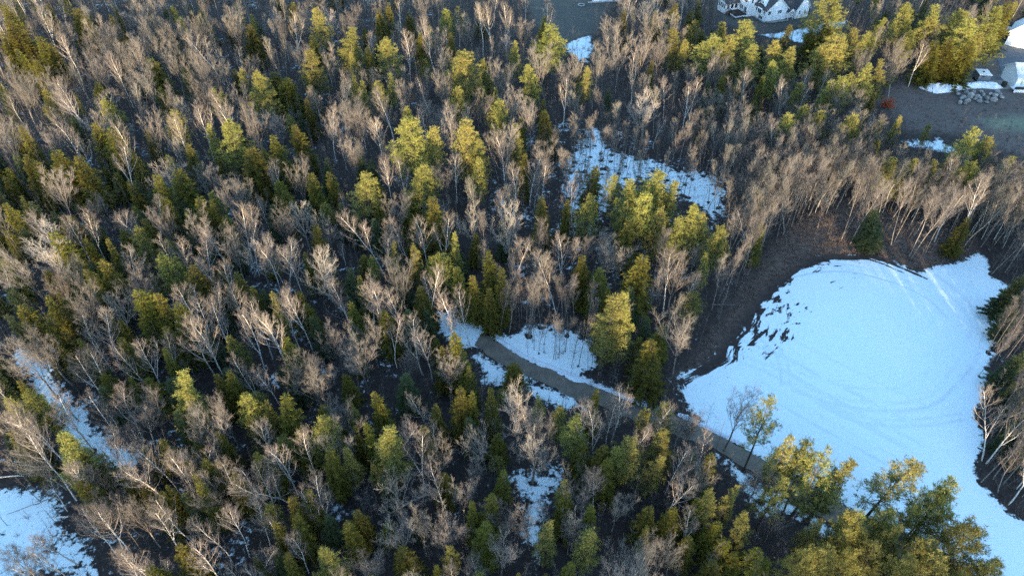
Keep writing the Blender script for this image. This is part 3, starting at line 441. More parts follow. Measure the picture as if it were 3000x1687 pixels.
CAP = dict(maple=300, birch=300, ash=300, hemlock=300, oak=70, pine=250, aspen=300, spruce=300); 
from collections import Counter
cnt = Counter(t['kind'] for t in TREES); cnt['pine'] += cnt['open_pine']
HEROES = []
for t in TREES:
    if t['wm'] and t['kind'] in ('hemlock', 'pine', 'open_pine', 'oak'):
        a_ = project(t['x'], t['y'], t['h']); c_ = project(t['x'], t['y'], t['h'] - 1.1 * t['wm']); hr_ = .5 * t['wm'] * FPX / (t['y'] * ct + (ALT - t['h'] * .7) * st) / K
        HEROES.append(((a_[0] + c_[0]) / 2, (a_[1] + c_[1]) / 2, hr_, t['y']))
cand = []
for _ in range(30000):
    y = 33 + 232 * rnd.random(); half = 34 + .78 * y * 1.0 + 8
    x = rnd.uniform(-half, half); cand.append((x, y))
BANK = [(1780, 420), (2000, 380), (2300, 420), (2576, 470), (2576, 640), (2470, 610), (2300, 575), (2130, 520), (2000, 575), (1900, 660), (1820, 640)]
for _ in range(1500):
    u, v = rnd.uniform(1780, 2576), rnd.uniform(380, 660)
    if inside1(BANK, u, v): cand.insert(0, at(u, v))
NBANK = sum(1 for c in cand[:900] if inside1(BANK, *project(c[0], c[1], 0)))
for ci, (x, y) in enumerate(cand):
    u, v = project(x, y, 0.)
    hh = rnd.uniform(10.5, 15.5)
    mx = mix_at(u, v) if not inside1(BANK, u, v) else dict(ash=.5, aspen=.3, birch=.08, maple=.12); ks = [k for k in mx if cnt[k] < CAP[k]]
    if not ks: break
    k = rnd.choices(ks, [mx[q] for q in ks])[0]; con = k in ('hemlock', 'pine', 'spruce')
    if near(x, y, (1.6 if inside1(BANK, u, v) else 2.0 if con and u > 1300 and v > 1050 else 2.1 if con and u < 1300 else 2.6 if con else 3.1 if u < 1150 and v > 420 else 2.7) + (.4 if y > 150 else 0), False): continue
    hh *= .80 if k in ('hemlock', 'pine', 'spruce') else 1
    good = 0; draw = rnd.random()
    for f in (1, .72, .5):
        ut, vt = project(x, y, hh * f)
        if ut < -60 or ut > 2640 or vt > 1500 or v < -40 or vt < -130: continue
        ok = True
        for s in (0, .12, .3, .5, .7, .85, 1.0):
            uu, vv = project(x, y, hh * f * s); wd = 0 if s < .4 else 16
            for pl, pr in CLEAR:
                if draw > pr * (1 if k in ('ash', 'aspen', 'birch') else 0 if con else .3) and any(inside1(pl, uu + q, vv) for q in ((0,) if not wd else (-wd, 0, wd))): ok = False; break
            if not ok: break
        if ok:                                               # nor in front of a tree that the photograph shows whole
            for hx, hy, hr, hyw in HEROES:
                if y < hyw and abs(ut - hx) < hr * 1.0 + 8 and -hr * 1.5 < vt - hy < hr * .9 + (0 if f < .6 else 10) and rnd.random() < (.4 if inside1(BANK, u, v) else .88): ok = False; break
        if ok: good = f; break
    if not good: continue
    cnt[k] += 1
    t = dict(kind=k, x=x, y=y, h=hh * good, wm=None, lm=None, var=None, hand=False); TREES.append(t); GRID.setdefault(cell(x, y), []).append(t)

# ---- one object per tree, with trunk and crown as its parts
LOOK = {'birch': ('bare white-trunked', 'birch'), 'maple': ('bare fan-topped', 'maple'), 'oak': ('bare wide-limbed', 'oak'), 'ash': ('slim bare', 'ash'), 'aspen': ('bare pale-stemmed', 'aspen'), 'spruce': ('dark green pointed', 'spruce'), 'hemlock': ('olive cone-shaped', 'hemlock'), 'pine': ('yellow-green fluffy', 'pine'), 'open_pine': ('yellow-green airy', 'pine')}
GROUPS = {'birch': 'bare birches in the wood', 'maple': 'bare maples in the wood', 'oak': 'bare oaks in the wood', 'ash': 'slim bare ash trees in the wood', 'aspen': 'bare aspens in the wood', 'spruce': 'dark spruces in the wood', 'hemlock': 'hemlocks in the wood', 'pine': 'white pines in the wood', 'open_pine': 'white pines in the wood'}
for t in TREES:
    k = t['kind']; ms = MODELS[k]; i = t['var'] if t['var'] is not None else rnd.randrange(len(ms)); tm, cm, mh, cw = ms[i]
    s = t['h'] / mh; wf = rnd.uniform(.95, 1.25) * (1.25 if k in ('hemlock', 'spruce') else .95)
    if t['wm']:
        wf = min(2.1, max(.65, 1.22 * t['wm'] / (cw * s)))
    e = empty(KINDNAME[k], (t['x'], t['y'], -.05), rnd.uniform(0, 6.28))
    tl_ = .012 if k in ('hemlock', 'spruce', 'pine') else .028 if rnd.random() < .95 else .11
    e.rotation_euler = (rnd.gauss(0, tl_), rnd.gauss(0, tl_), rnd.uniform(0, 6.28)); e.scale = (s * wf, s * wf, s)
    for nm, me in (('trunk', tm), ('crown', cm)):
        o = bpy.data.objects.new(nm, me); C.objects.link(o); o.parent = e
    t['o'] = e; t['img'] = project(t['x'], t['y'], t['h'] * .8)
# labels: by look and by place next to a tree, a snow patch or a building that is easy to find
LMS = [(t['lm'], t['img']) for t in TREES if t['lm']] + [('the white house', (1900, 40)), ('the boulder heap', (2440, 245)), ('the snowy clearing', (1600, 420)), ('the lower left snow patch', (90, 1320)), ('the snow strip', (170, 1020)), ('the snow field', (2200, 900)), ('the snowy road end', (1160, 825)), ('the lower snow gap', (1340, 1240)), ('the dim lawn', (1420, 50))]
ORD = ['nearest', 'second', 'third', 'fourth', 'fifth', 'sixth', 'seventh', 'eighth', 'ninth', 'tenth', 'eleventh', 'twelfth', 'thirteenth', 'fourteenth', 'fifteenth', 'sixteenth', 'seventeenth', 'eighteenth', 'nineteenth', 'twentieth'] + ['twenty-' + w for w in ('first', 'second', 'third', 'fourth', 'fifth', 'sixth', 'seventh', 'eighth', 'ninth')] + ['thirtieth'] + ['thirty-' + w for w in ('first', 'second', 'third', 'fourth', 'fifth', 'sixth', 'seventh', 'eighth', 'ninth')]
RELS = ['right of', 'above-right of', 'above', 'above-left of', 'left of', 'below-left of', 'below', 'below-right of']
buckets = {}
for t in TREES:
    if t['lm']: continue
    u, v = t['img']; d, nm, q = min((math.hypot(u - a, v - b), n, (a, b)) for n, (a, b) in LMS)
    rel = RELS[int(round(math.atan2(q[1] - v, u - q[0]) / (math.pi / 4))) % 8]
    size = 'tall' if t['h'] > (13.5 if t['kind'] not in ('hemlock', 'pine', 'spruce') else 11.5) else 'short'
    buckets.setdefault(((size + ' ' + LOOK[t['kind']][0], LOOK[t['kind']][1]), rel, nm), []).append((d, id(t), t))
for (lk, rel, nm), v in buckets.items():
    v.sort()
    for i, (_, _, t) in enumerate(v):
        t['label'] = (f"{lk[0]} {lk[1]} {rel} {nm}" if len(v) == 1 else f"{ORD[i]} {lk[0]} {lk[1]} {rel} {nm}")
for t in TREES:
    lab = t['lm'][4:] if t['lm'] else t['label']
    if t['lm'] and len(lab.split()) < 4: lab = lab + ' in the wood'
    tag(t['o'], lab, 'tree', GROUPS[t['kind']])
del buckets

# ------------------------------------------------------------------ ground: one sheet to the horizon, snow / litter / grass by zone
def lines(lo, hi, s, far):
    a = np.arange(lo, hi + 1e-6, s); g, x, st_ = [], hi, s
    while x < far: st_ *= 1.5; x += st_; g.append(x)
    l, x, st_ = [], lo, s
    while x > -far: st_ *= 1.5; x -= st_; l.append(x)
    return np.array(l[::-1] + list(a) + g)
gx = np.concatenate([lines(-205, 215, .5, 4000)]); gy = lines(28, 285, .5, 4000)
fx0, fx1, fy0, fy1 = 20, 112, 52, 152
gx = np.concatenate([gx[gx < fx0], np.arange(fx0, fx1, .3), gx[gx > fx1]]); gy = np.concatenate([gy[gy < fy0], np.arange(fy0, fy1, .3), gy[gy > fy1]])
GX, GY = np.meshgrid(gx, gy); nx, ny = len(gx), len(gy)
FC = np.array(at(2190, 870)); fieldp = gp(FIELD)
snow = np.full(GX.shape, .22)
left = sstep(-GX, -10, 40); snow += .09 * left + .03 * sstep(-GY, -130, -70)
for pl, am in SNOWS:
    sd = sdist(gp(pl), GX, GY); snow = np.maximum(snow, np.clip(.5 + sd / (6.5 if pl is not FIELD else 5.0), 0, 1) * (am + .0) * np.where(sd > 0, 1, 1))
mid = sdist(gp([(1250, 330), (1450, 280), (1850, 400), (1900, 560), (1850, 700), (1560, 830), (1300, 800), (1180, 560)]), GX, GY); snow = np.maximum(snow, .36 * sstep(mid, -4, 5))
sdf = sdist(fieldp, GX, GY); inner = sstep(sdf, 0, 5)
litter = sstep(sdist(gp(LITTER), GX, GY), -2, 3); snow = np.where((sdf < 0), snow - .16 * litter, snow)
road_sd = sdist(np.concatenate([road_up, road_lo[::-1]]), GX, GY)
ang = np.arctan2(GY - FC[1], GX - FC[0]); da = lambda c: np.abs((ang - math.radians(c) + math.pi) % (2 * math.pi) - math.pi)
rim = np.exp(-(da(148) / .55) ** 2) + .8 * np.exp(-(da(180) / .28) ** 2) + .8 * np.exp(-(da(88) / .55) ** 2)
dirt = np.clip(rim, 0, 1) * sstep(sdf, -.5, 1.0) * (1 - sstep(sdf, 6, 20))
lawn = np.maximum(sstep(sdist(gp(LAWN), GX, GY), -2, 3), sstep(sdist(gp(HOUSEYARD), GX, GY), -2, 3) * .85)
yard = sstep(sdist(gp(YARD), GX, GY), -3, 3)
green = sstep(sdist(gp([(2470, 300), (2600, 290), (2760, 300), (2760, 350), (2576, 330), (2500, 325)]), GX, GY), -3, 3)
snow -= .3 * np.maximum(lawn, yard) * (snow < .5)
for t in TREES:                                             # the thawed ring round each trunk
    i, j = np.searchsorted(gx, t['x']), np.searchsorted(gy, t['y'])
    if 3 < i < nx - 4 and 3 < j < ny - 4:
        s_ = (slice(j - 3, j + 4), slice(i - 3, i + 4)); dd = np.hypot(GX[s_] - t['x'], GY[s_] - t['y']); snow[s_] -= (.75 if t['h'] > 13 else .5) * np.exp(-(dd / .45) ** 2)
def pathdist(pts, off=0.0):
    P = smooth_curve(pts); d = np.gradient(P, axis=0); nrm = np.stack([-d[:, 1], d[:, 0]], 1); nrm /= np.linalg.norm(nrm, axis=1, keepdims=True) + 1e-9; P = P + nrm * off
    out = np.full(GX.shape, 9.0); sel = (GX > P[:, 0].min() - 3) & (GX < P[:, 0].max() + 3) & (GY > P[:, 1].min() - 3) & (GY < P[:, 1].max() + 3); x, y = GX[sel], GY[sel]; dd = np.full(x.shape, 9.0)
    for (ax, ay), (bx, by) in zip(P[:-1], P[1:]):
        vx, vy = bx - ax, by - ay; t = np.clip(((x - ax) * vx + (y - ay) * vy) / (vx * vx + vy * vy + 1e-9), 0, 1); dd = np.minimum(dd, np.hypot(x - ax - t * vx, y - ay - t * vy))
    out[sel] = dd; return out
def smooth_curve(pts, n=28):
    P = np.array(pts, float)
    for _ in range(3):
        P = np.concatenate([P[:1], np.stack([.75 * P[:-1] + .25 * P[1:], .25 * P[:-1] + .75 * P[1:]], 1).reshape(-1, 2), P[-1:]])
    return P[:: max(1, len(P) // n)] if len(P) > n else P
def tp(n, pts): return [tile_at(n, *q) for q in pts]
track = np.zeros(GX.shape); rut = np.zeros(GX.shape); r_ = np.random.default_rng(3)
for n_, pts, ks in [(6, [(1850, 640), (2050, 800), (2150, 930), (2190, 1000), (2150, 1150), (2080, 1300), (1950, 1440)], (0, 1.7, 3.2)), (6, [(600, 800), (585, 900), (640, 1000), (700, 1120), (740, 1300)], (0, 1.8)),
                (6, [(250, 1210), (480, 1300), (700, 1390), (860, 1490), (1100, 1610), (1400, 1770), (1700, 1920)], (0, 1.8, 4.5, 6.3, 9)), (9, [(830, 50), (1100, 150), (1500, 215), (1900, 180), (2060, 20)], (0, 1.8, 3.6)), (9, [(1000, 140), (1300, 300), (1700, 330), (2150, 270)], (0, 1.8, 3)),
                (6, [(420, 990), (640, 1150), (720, 1260), (740, 1450)], (0, 1.8)), (9, [(500, 20), (900, 260), (1300, 480), (1700, 700)], (0, 2, 4, 6.5)), (6, [(830, 640), (1000, 600), (1250, 590), (1550, 660), (1850, 790), (2000, 950)], (0, 1.8))]:
    for k in ks: track = np.maximum(track, (1 - sstep(pathdist(tp(n_, pts), k * r_.uniform(.7, 1.4)), .10, .48)) * r_.uniform(.25, 1))
for pts, ks in [([(890, 570), (1000, 530), (1150, 500), (1300, 495), (1450, 520), (1600, 580), (1720, 640)], (0,)), ([(1350, 480), (1500, 510), (1640, 570), (1850, 660)], (0,)), ([(410, 960), (500, 880), (600, 800), (720, 690), (860, 600)], (0, 1.3)), ([(440, 960), (520, 965), (590, 985)], (0,)), ([(600, 740), (700, 680), (830, 590), (980, 545), (1120, 555)], (0, 1.2)), ([(200, 1215), (270, 1290)], (0,)), ([(350, 1040), (410, 970), (470, 930)], (0,)), ([(920, 560), (1040, 570), (1120, 575)], (0,))]:
    for k in ks: rut = np.maximum(rut, .95 * (1 - sstep(pathdist(tp(6, pts), k), .04, .5)))
zz = .35 * np.sin(GX * .11 + 1) * np.sin(GY * .09) * sstep(np.hypot(GX, GY), 20, 60) * 0.0
gm = bpy.data.meshes.new('ground'); V = np.stack([GX, GY, zz], -1).reshape(-1, 3).astype(np.float32)
ii = (np.arange(ny - 1)[:, None] * nx + np.arange(nx - 1)[None, :]).ravel(); Q = np.stack([ii, ii + 1, ii + nx + 1, ii + nx], 1).astype(np.int32)
gm.vertices.add(len(V)); gm.vertices.foreach_set('co', V.ravel()); gm.loops.add(Q.size); gm.loops.foreach_set('vertex_index', Q.ravel())
gm.polygons.add(len(Q)); gm.polygons.foreach_set('loop_start', np.arange(0, Q.size, 4, dtype=np.int32)); gm.polygons.foreach_set('loop_total', np.full(len(Q), 4, np.int32)); gm.update(calc_edges=True)
def attr(me, name, chans):
    at_ = me.attributes.new(name, 'FLOAT_COLOR', 'POINT'); at_.data.foreach_set('color', np.stack([c.ravel() for c in chans], 1).astype(np.float32).ravel())
attr(gm, 'zone', (snow, dirt, inner, np.ones_like(snow))); attr(gm, 'zone_c', (track, rut, np.clip(sdf / 20, 0, 1), np.ones_like(snow))); attr(gm, 'zone_b', (lawn, yard, green, litter))
def ground_material():
    m = bpy.data.materials.new('forest_floor'); m.use_nodes = True; t = m.node_tree; N, L = t.nodes, t.links; p = N['Principled BSDF']
    def n(tp, **kw):
        x = N.new(tp)
        for k, v in kw.items(): setattr(x, k, v)
        return x
    def mth(op, a, b=None, c=None):
        x = n('ShaderNodeMath', operation=op)
        for i, q in enumerate((a, b, c)):
            if q is None: continue
            if isinstance(q, (int, float)): x.inputs[i].default_value = q
            else: L.new(q, x.inputs[i])
        return x.outputs[0]
    def noise(vec, sc, det=4, rough=.6):
        x = n('ShaderNodeTexNoise'); x.inputs['Scale'].default_value = sc; x.inputs['Detail'].default_value = det; x.inputs['Roughness'].default_value = rough; L.new(vec, x.inputs['Vector']); return x.outputs[0]
    def ramp(v, a, b):
        x = n('ShaderNodeMapRange', interpolation_type='SMOOTHSTEP'); x.inputs[1].default_value = a; x.inputs[2].default_value = b; L.new(v, x.inputs[0]); return x.outputs[0]
    def mixc(f, a, b):
        x = n('ShaderNodeMix', data_type='RGBA')
        if isinstance(f, float): x.inputs[0].default_value = f
        else: L.new(f, x.inputs[0])
        for i, q in ((6, a), (7, b)):
            if isinstance(q, tuple): x.inputs[i].default_value = (*q, 1)
            else: L.new(q, x.inputs[i])
        return x.outputs[2]
    geo = n('ShaderNodeNewGeometry'); pos = geo.outputs['Position']
    z1 = n('ShaderNodeAttribute', attribute_name='zone'); z2 = n('ShaderNodeAttribute', attribute_name='zone_b')
    s1 = n('ShaderNodeSeparateColor'); L.new(z1.outputs['Color'], s1.inputs[0]); s2 = n('ShaderNodeSeparateColor'); L.new(z2.outputs['Color'], s2.inputs[0])
    z3 = n('ShaderNodeAttribute', attribute_name='zone_c'); s3 = n('ShaderNodeSeparateColor'); L.new(z3.outputs['Color'], s3.inputs[0]); tk, rt, sd_ = s3.outputs
    sn, di, inn = s1.outputs; lw, yd, gr = s2.outputs; lt = z2.outputs['Alpha']
    nA, nB, nC, nD = noise(pos, .16, 6, .65), noise(pos, 1.1, 5, .65), noise(pos, 4.5, 3), noise(pos, .035, 2)
    soil = mixc(ramp(nB, .35, .68), (.026, .021, .020), (.058, .043, .037)); soil = mixc(ramp(nC, .45, .75), soil, (.085, .063, .053))
    leaf = mixc(ramp(nA, .42, .62), soil, (.050, .039, .035))
    grass = mixc(ramp(nB, .35, .65), (.072, .072, .066), (.10, .094, .080)); grass = mixc(ramp(nA, .5, .65), grass, (.125, .105, .085))
    brush = mixc(ramp(nB, .35, .65), (.10, .076, .066), (.175, .135, .115)); brush = mixc(ramp(nA, .46, .62), brush, (.145, .12, .105))
    gsw = mixc(ramp(nB, .3, .7), (.17, .185, .13), (.22, .22, .15))
    bankc = mixc(ramp(nB, .35, .65), (.085, .060, .049), (.20, .138, .108)); bankc = mixc(ramp(nC, .45, .72), bankc, (.27, .195, .155)); leaf = mixc(mth('MULTIPLY', lt, .9), leaf, bankc)
    col = mixc(lw, leaf, grass); col = mixc(yd, col, brush); col = mixc(gr, col, gsw)
    # polar coordinates about the middle of the field, for the ploughed arcs
    sub = n('ShaderNodeVectorMath', operation='SUBTRACT'); L.new(pos, sub.inputs[0]); sub.inputs[1].default_value = (FC[0], FC[1], 0)
    sx = n('ShaderNodeSeparateXYZ'); L.new(sub.outputs[0], sx.inputs[0]); ln = n('ShaderNodeVectorMath', operation='LENGTH'); L.new(sub.outputs[0], ln.inputs[0])
    an = mth('ARCTAN2', sx.outputs[1], sx.outputs[0])
    def polar(fr, fa):
        c = n('ShaderNodeCombineXYZ'); L.new(mth('MULTIPLY', sd_, fr * 20), c.inputs[0]); L.new(mth('MULTIPLY', an, fa), c.inputs[1]); return c.outputs[0]
    arc = noise(polar(.75, 4.2), 1.0, 5, .62); lin = noise(polar(2.2, 2.2), 1.0, 2, .5)
    rot = n('ShaderNodeMapping'); rot.inputs['Rotation'].default_value = (0, 0, math.radians(26)); rot.inputs['Scale'].default_value = (.05, 1.5, 1); L.new(pos, rot.inputs['Vector'])
    lin2 = noise(rot.outputs[0], 1.0, 3, .55)
    amt = mth('ADD', sn, mth('MULTIPLY', mth('SUBTRACT', nA, .5), .85)); amt = mth('ADD', amt, mth('MULTIPLY', mth('SUBTRACT', nB, .5), .85)); amt = mth('ADD', amt, mth('MULTIPLY', mth('SUBTRACT', nC, .5), .18))
    amt = mth('ADD', amt, mth('MULTIPLY', inn, .45))
    ex = mth('ADD', mth('MULTIPLY', mth('SUBTRACT', arc, .5), 3.2), mth('MULTIPLY', mth('SUBTRACT', nB, .5), 1.1))
    cut = mth('MULTIPLY', di, mth('ADD', ex, .80)); cut = mth('MAXIMUM', cut, mth('MULTIPLY', rt, mth('ADD', mth('MULTIPLY', nB, 4.5), -1.35))); amt = mth('SUBTRACT', amt, mth('MAXIMUM', cut, 0.0))
    fleck = mth('MULTIPLY', ramp(noise(pos, .9, 3, .7), .66, .72), mth('MULTIPLY', inn, .9)); fleck = mth('MULTIPLY', fleck, ramp(nD, .42, .60)); amt = mth('SUBTRACT', amt, fleck)
    mask = ramp(amt, .42, .55)
    trk = mth('MULTIPLY', mth('MAXIMUM', ramp(lin, .58, .72), ramp(lin2, .60, .74)), mth('MULTIPLY', inn, mth('MULTIPLY', ramp(nD, .38, .58), .35))); trk = mth('MAXIMUM', trk, mth('MULTIPLY', tk, ramp(nA, .36, .56)))
    white = mixc(ramp(nA, .3, .7), (.80, .90, .92), (.84, .92, .93)); white = mixc(mth('MULTIPLY', trk, .55), white, (.60, .70, .76))
    dusty = mixc(ramp(nB, .55, .85), white, (.62, .60, .58)); white = mixc(inn, dusty, white)
    L.new(mixc(mask, col, white), p.inputs['Base Color']); p.inputs['Roughness'].default_value = .9; p.inputs['Specular IOR Level'].default_value = .15
    bp = n('ShaderNodeBump'); bp.inputs['Strength'].default_value = .8; bp.inputs['Distance'].default_value = .25
    hgt = mth('ADD', mth('ADD', mth('MULTIPLY', mask, .35), mth('MULTIPLY', nB, .22)), mth('ADD', mth('MULTIPLY', nC, mth('SUBTRACT', .34, mth('MULTIPLY', mask, .30))), mth('MULTIPLY', trk, -.5))); L.new(hgt, bp.inputs['Height']); L.new(bp.outputs[0], p.inputs['Normal'])
    return m
gm.materials.append(ground_material())
go = bpy.data.objects.new('ground', gm); C.objects.link(go); tag(go, kind='structure')

# ------------------------------------------------------------------ the gravel road and its snow banks, the drive by the yard
def smooth_path(P, n):
    P = np.asarray(P, float); s = np.concatenate([[0], np.cumsum(np.hypot(*np.diff(P, axis=0).T))]); q = np.linspace(0, s[-1], n)
    return np.stack([np.interp(q, s, P[:, 0]), np.interp(q, s, P[:, 1])], 1)
def strip(name, A, B, z, m):
    k = len(A); nn = 5; b = MB(); T = np.linspace(0, 1, nn)
    V = [(*(A[i] * (1 - f) + B[i] * f), z + .06 * math.sin(math.pi * f)) for i in range(k) for f in T]
    F = []
    for i in range(k - 1):
        for j in range(nn - 1):
            a = i * nn + j; F += [(a, a + nn + 1, a + 1), (a, a + nn, a + nn + 1)]
    b.add(V, F); return tag(b.obj(name, m, smooth=True), kind='structure')
def wobble(P, amp, sd):
    r = np.random.default_rng(sd); k = len(P); w = np.convolve(r.normal(0, 1, k + 8), np.ones(5) / 5, 'same')[4:-4]; d = np.gradient(P, axis=0); nrm = unit(np.stack([-d[:, 1], d[:, 0]], 1)); return P + nrm * w[:, None] * amp
gravel = mat('road_gravel', (.215, .175, .135), .95, (.155, .128, .102), .6)
asphalt = mat('drive_asphalt', (.15, .16, .175), .95, (.12, .125, .135), .6)
sandy = mat('drive_gravel', (.34, .31, .27), .95, (.27, .25, .22), .5)
strip('road', wobble(smooth_path(road_up, 90), .6, 1), wobble(smooth_path(road_lo, 90), .7, 2), .012, gravel)
def bank(name, path, w, h, sd):
    r = np.random.default_rng(sd); P = smooth_path(path, 80); d = np.gradient(P, axis=0); nr = unit(np.stack([-d[:, 1], d[:, 0]], 1)); b = MB(); V = []; nn = 7
    for i in range(80):
        hh = h * r.uniform(.35, 1.2) * (1 if 3 < i < 76 else .3); ww = w * r.uniform(.7, 1.2)
        for j in range(nn): f = j / (nn - 1); V.append((*(P[i] + nr[i] * (f - .3) * ww), hh * math.sin(math.pi * f) ** .8 * r.uniform(.8, 1.15) - .03))
    F = [q for i in range(79) for j in range(nn - 1) for q in ((i * nn + j, i * nn + nn + j + 1, i * nn + j + 1), (i * nn + j, i * nn + nn + j, i * nn + nn + j + 1))]
    b.add(V, F); return tag(b.obj(name, M['snow'], smooth=True), kind='structure')
M['snow'] = mat('snow', (.83, .86, .90), .85, (.70, .73, .77), .8)
bank('snow_bank', [full_at(u, v) for u, v in [(1440, 986), (1466, 1001), (1543, 1049), (1660, 1095), (1719, 1120), (1835, 1166), (1882, 1186)]], 1.0, .35, 5)
bank('snow_bank', [full_at(u, v) for u, v in [(2186, 1309), (2078, 1256), (1985, 1215)]][::-1], 1.2, .35, 6)
dr1 = np.array([at(u, v) for u, v in [(2395, 168), (2440, 182), (2490, 190), (2530, 188), (2560, 176), (2620, 170), (2700, 160)]]); dr2 = np.array([at(u, v) for u, v in [(2390, 176), (2430, 196), (2486, 208), (2540, 206), (2572, 196), (2620, 190), (2700, 180)]])
strip('driveway', smooth_path(dr1, 30), smooth_path(dr2, 30), .016, asphalt)
g1 = np.array([at(u, v) for u, v in [(2330, 190), (2380, 180), (2440, 186), (2500, 196), (2560, 186), (2660, 170)]]); g2 = np.array([at(u, v) for u, v in [(2325, 205), (2370, 222), (2440, 222), (2500, 226), (2570, 222), (2660, 215)]])
strip('gravel_pad', smooth_path(g1, 30), smooth_path(g2, 30), .008, sandy)
strip('paved_yard', smooth_path(np.array([at(2500, 122), at(2560, 100), at(2660, 80)]), 20), smooth_path(np.array([at(2520, 186), at(2580, 180), at(2680, 165)]), 20), .012, asphalt)

# ------------------------------------------------------------------ houses
def facade_window(b, par, M_, e, u0, u1, z0, z1, face, off, panes=1, blind=False):
    """a window with frame and glass on a wall of the local frame; face: 'x' (wall at x=off, normal -x) or 'y' (wall at y=off, normal -y)"""
    def bx(mb, a0, a1, c0, c1, d0, d1):
        if face == 'y': mb.box(a0, a1, off - d1, off - d0, c0, c1)
        else: mb.box(off - d1, off - d0, a0, a1, c0, c1)
    f, g = MB(), MB(); w = .09
    bx(f, u0 - w, u1 + w, z0 - w, z0, .0, .07); bx(f, u0 - w, u1 + w, z1, z1 + w, .0, .07)
    for k in range(panes + 1):
        x = u0 + (u1 - u0) * k / panes; bx(f, x - w * (.5 if 0 < k < panes else 1) if k else x - w, x + (w * .5 if 0 < k < panes else (w if k == panes else 0)), z0, z1, .0, .065)
    for k in range(panes):
        bx(g, u0 + (u1 - u0) * k / panes + w * .5, u0 + (u1 - u0) * (k + 1) / panes - w * .5, z0 + .01, z1 - .01, .012, .03)
    fo = f.obj('window', M['trim'], par); g.obj('pane', M['curtain'] if blind else M['glass'], fo); return fo
def gable_block(par, x0, x1, y0, y1, eave, ridge, axis, over=.45, z0=0.0, rm=None):
    """walls closed up to the gable, and a roof of two thick slopes with eaves; axis: the way the ridge runs"""
    b = MB()
    if axis == 'y': b.prism([(x0, z0), (x1, z0), (x1, eave), ((x0 + x1) / 2, ridge), (x0, eave)], y0, y1, 'y')
    else: b.prism([(y0, z0), (y1, z0), (y1, eave), ((y0 + y1) / 2, ridge), (y0, eave)], x0, x1, 'x')
    b.obj('wall', M['siding'], par)
    r = MB(); tr = MB(); u0, u1, v0, v1 = (x0, x1, y0, y1) if axis == 'y' else (y0, y1, x0, x1); c = (u0 + u1) / 2; sl = (ridge - eave) / (c - u0); th = .16
    e0 = eave - over * sl
    for sg, ue in ((-1, u0 - over), (1, u1 + over)):
        prof = [(ue, e0 + .03), (c, ridge + .03), (c, ridge + .03 + th), (ue, e0 + .03 + th)]
        if sg > 0: prof = prof[::-1]
        r.prism(prof, v0 - over, v1 + over, axis)
        p2 = [(ue, e0 - .2), (c, ridge - .17), (c, ridge + .02), (ue, e0 + .02)]
        if sg > 0: p2 = p2[::-1]
        tr.prism(p2, v0 - over, v0 - over + .08, axis); tr.prism(p2, v1 + over - .08, v1 + over, axis)
    ro = r.obj('roof', rm or M['roof'], par); tr.obj('rake_board', M['trim'], ro); return ro

cx, cy = full_at(2238.6, 68.0)
HA = math.radians(20)
hs = empty('house', (cx, cy, 0), HA)
tag(hs, 'large white clapboard house with dark roofs, sunroom and deck', 'house')
# local frame: +x runs back to the right along the long wall, +y runs back to the left
gable_block(hs, 0, 8.6, 0, 6.8, 4.3, 8.2, 'y')                         # the front wing with its gable to the right
gable_block(hs, 8.6, 13.0, 1.0, 8.0, 3.7, 6.9, 'x')                    # lower wing behind it
gable_block(hs, 12.2, 17.4, -.6, 9.5, 3.9, 8.0, 'y')                   # garage wing at the far end
gable_block(hs, -3.0, 8.0, 6.8, 16.2, 6.8, 10.6, 'y')                  # two-storey main body
gable_block(hs, -8.6, -3.0, 11.6, 16.4, 3.7, 5.5, 'x')                 # sunroom
gable_block(hs, -2.4, 5.5, 16.2, 19.5, 4.6, 6.4, 'x')
for a0, a1, z0, z1, n_ in [(.7, 1.9, 2.6, 3.8, 2), (4.8, 6.3, 2.6, 3.7, 3)]: facade_window(None, hs, M, 0, a0, a1, z0, z1, 'y', 0, n_)
for a0, a1, z0, z1, n_ in [(.8, 1.5, 2.5, 3.8, 1), (5.2, 6.0, 2.5, 3.8, 1), (1.6, 3.8, .55, 1.55, 3)]: facade_window(None, hs, M, 0, a0, a1, z0, z1, 'x', 0, n_)
for a0, a1, z0, z1, n_ in [(7.2, 8.6, 1.2, 3.1, 2), (9.3, 11.3, 1.8, 3.2, 4), (7.6, 9.2, 4.7, 6.2, 2), (13.0, 13.7, 4.9, 6.1, 1)]: facade_window(None, hs, M, 0, a0, a1, z0, z1, 'x', -3.0, n_)
facade_window(None, hs, M, 0, -1.8, -1.1, 4.6, 6.0, 'y', 6.8, 1)
for k in range(4): facade_window(None, hs, M, 0, 11.95 + k * 1.12, 12.7 + k * 1.12, 1.75, 3.2, 'x', -8.6, 1)
for k in range(3): facade_window(None, hs, M, 0, -8.1 + k * 1.6, -7.0 + k * 1.6, 1.7, 3.15, 'y', 11.6, 1)
g = MB()
for sg in (-1, 1):
    c = 14.0; g.prism([(c + sg * .15, 3.85), (c + sg * 1.6, 3.85), (c + sg * .15, 4.95)][::sg], -8.66, -8.60, 'x')
g.obj('gable_window', M['glass'], hs)
for a0, a1, z0, z1 in [(13.4, 14.0, 1.4, 2.7), (15.6, 16.2, 1.4, 2.7)]: facade_window(None, hs, M, 0, a0, a1, z0, z1, 'y', -.6, 1)
facade_window(None, hs, M, 0, 9.2, 9.8, 1.6, 2.8, 'y', 1.0, 1)
b = MB(); b.box(-.55, -.0, 2.0, 4.4, 2.2, 4.0); b.prism([(-.8, 4.0), (.0, 4.27), (.0, 4.0)], 1.9, 4.5, 'y'); b.obj('bay', M['siding'], hs)
facade_window(None, hs, M, 0, 2.2, 4.2, 2.45, 3.75, 'x', -.55, 2)
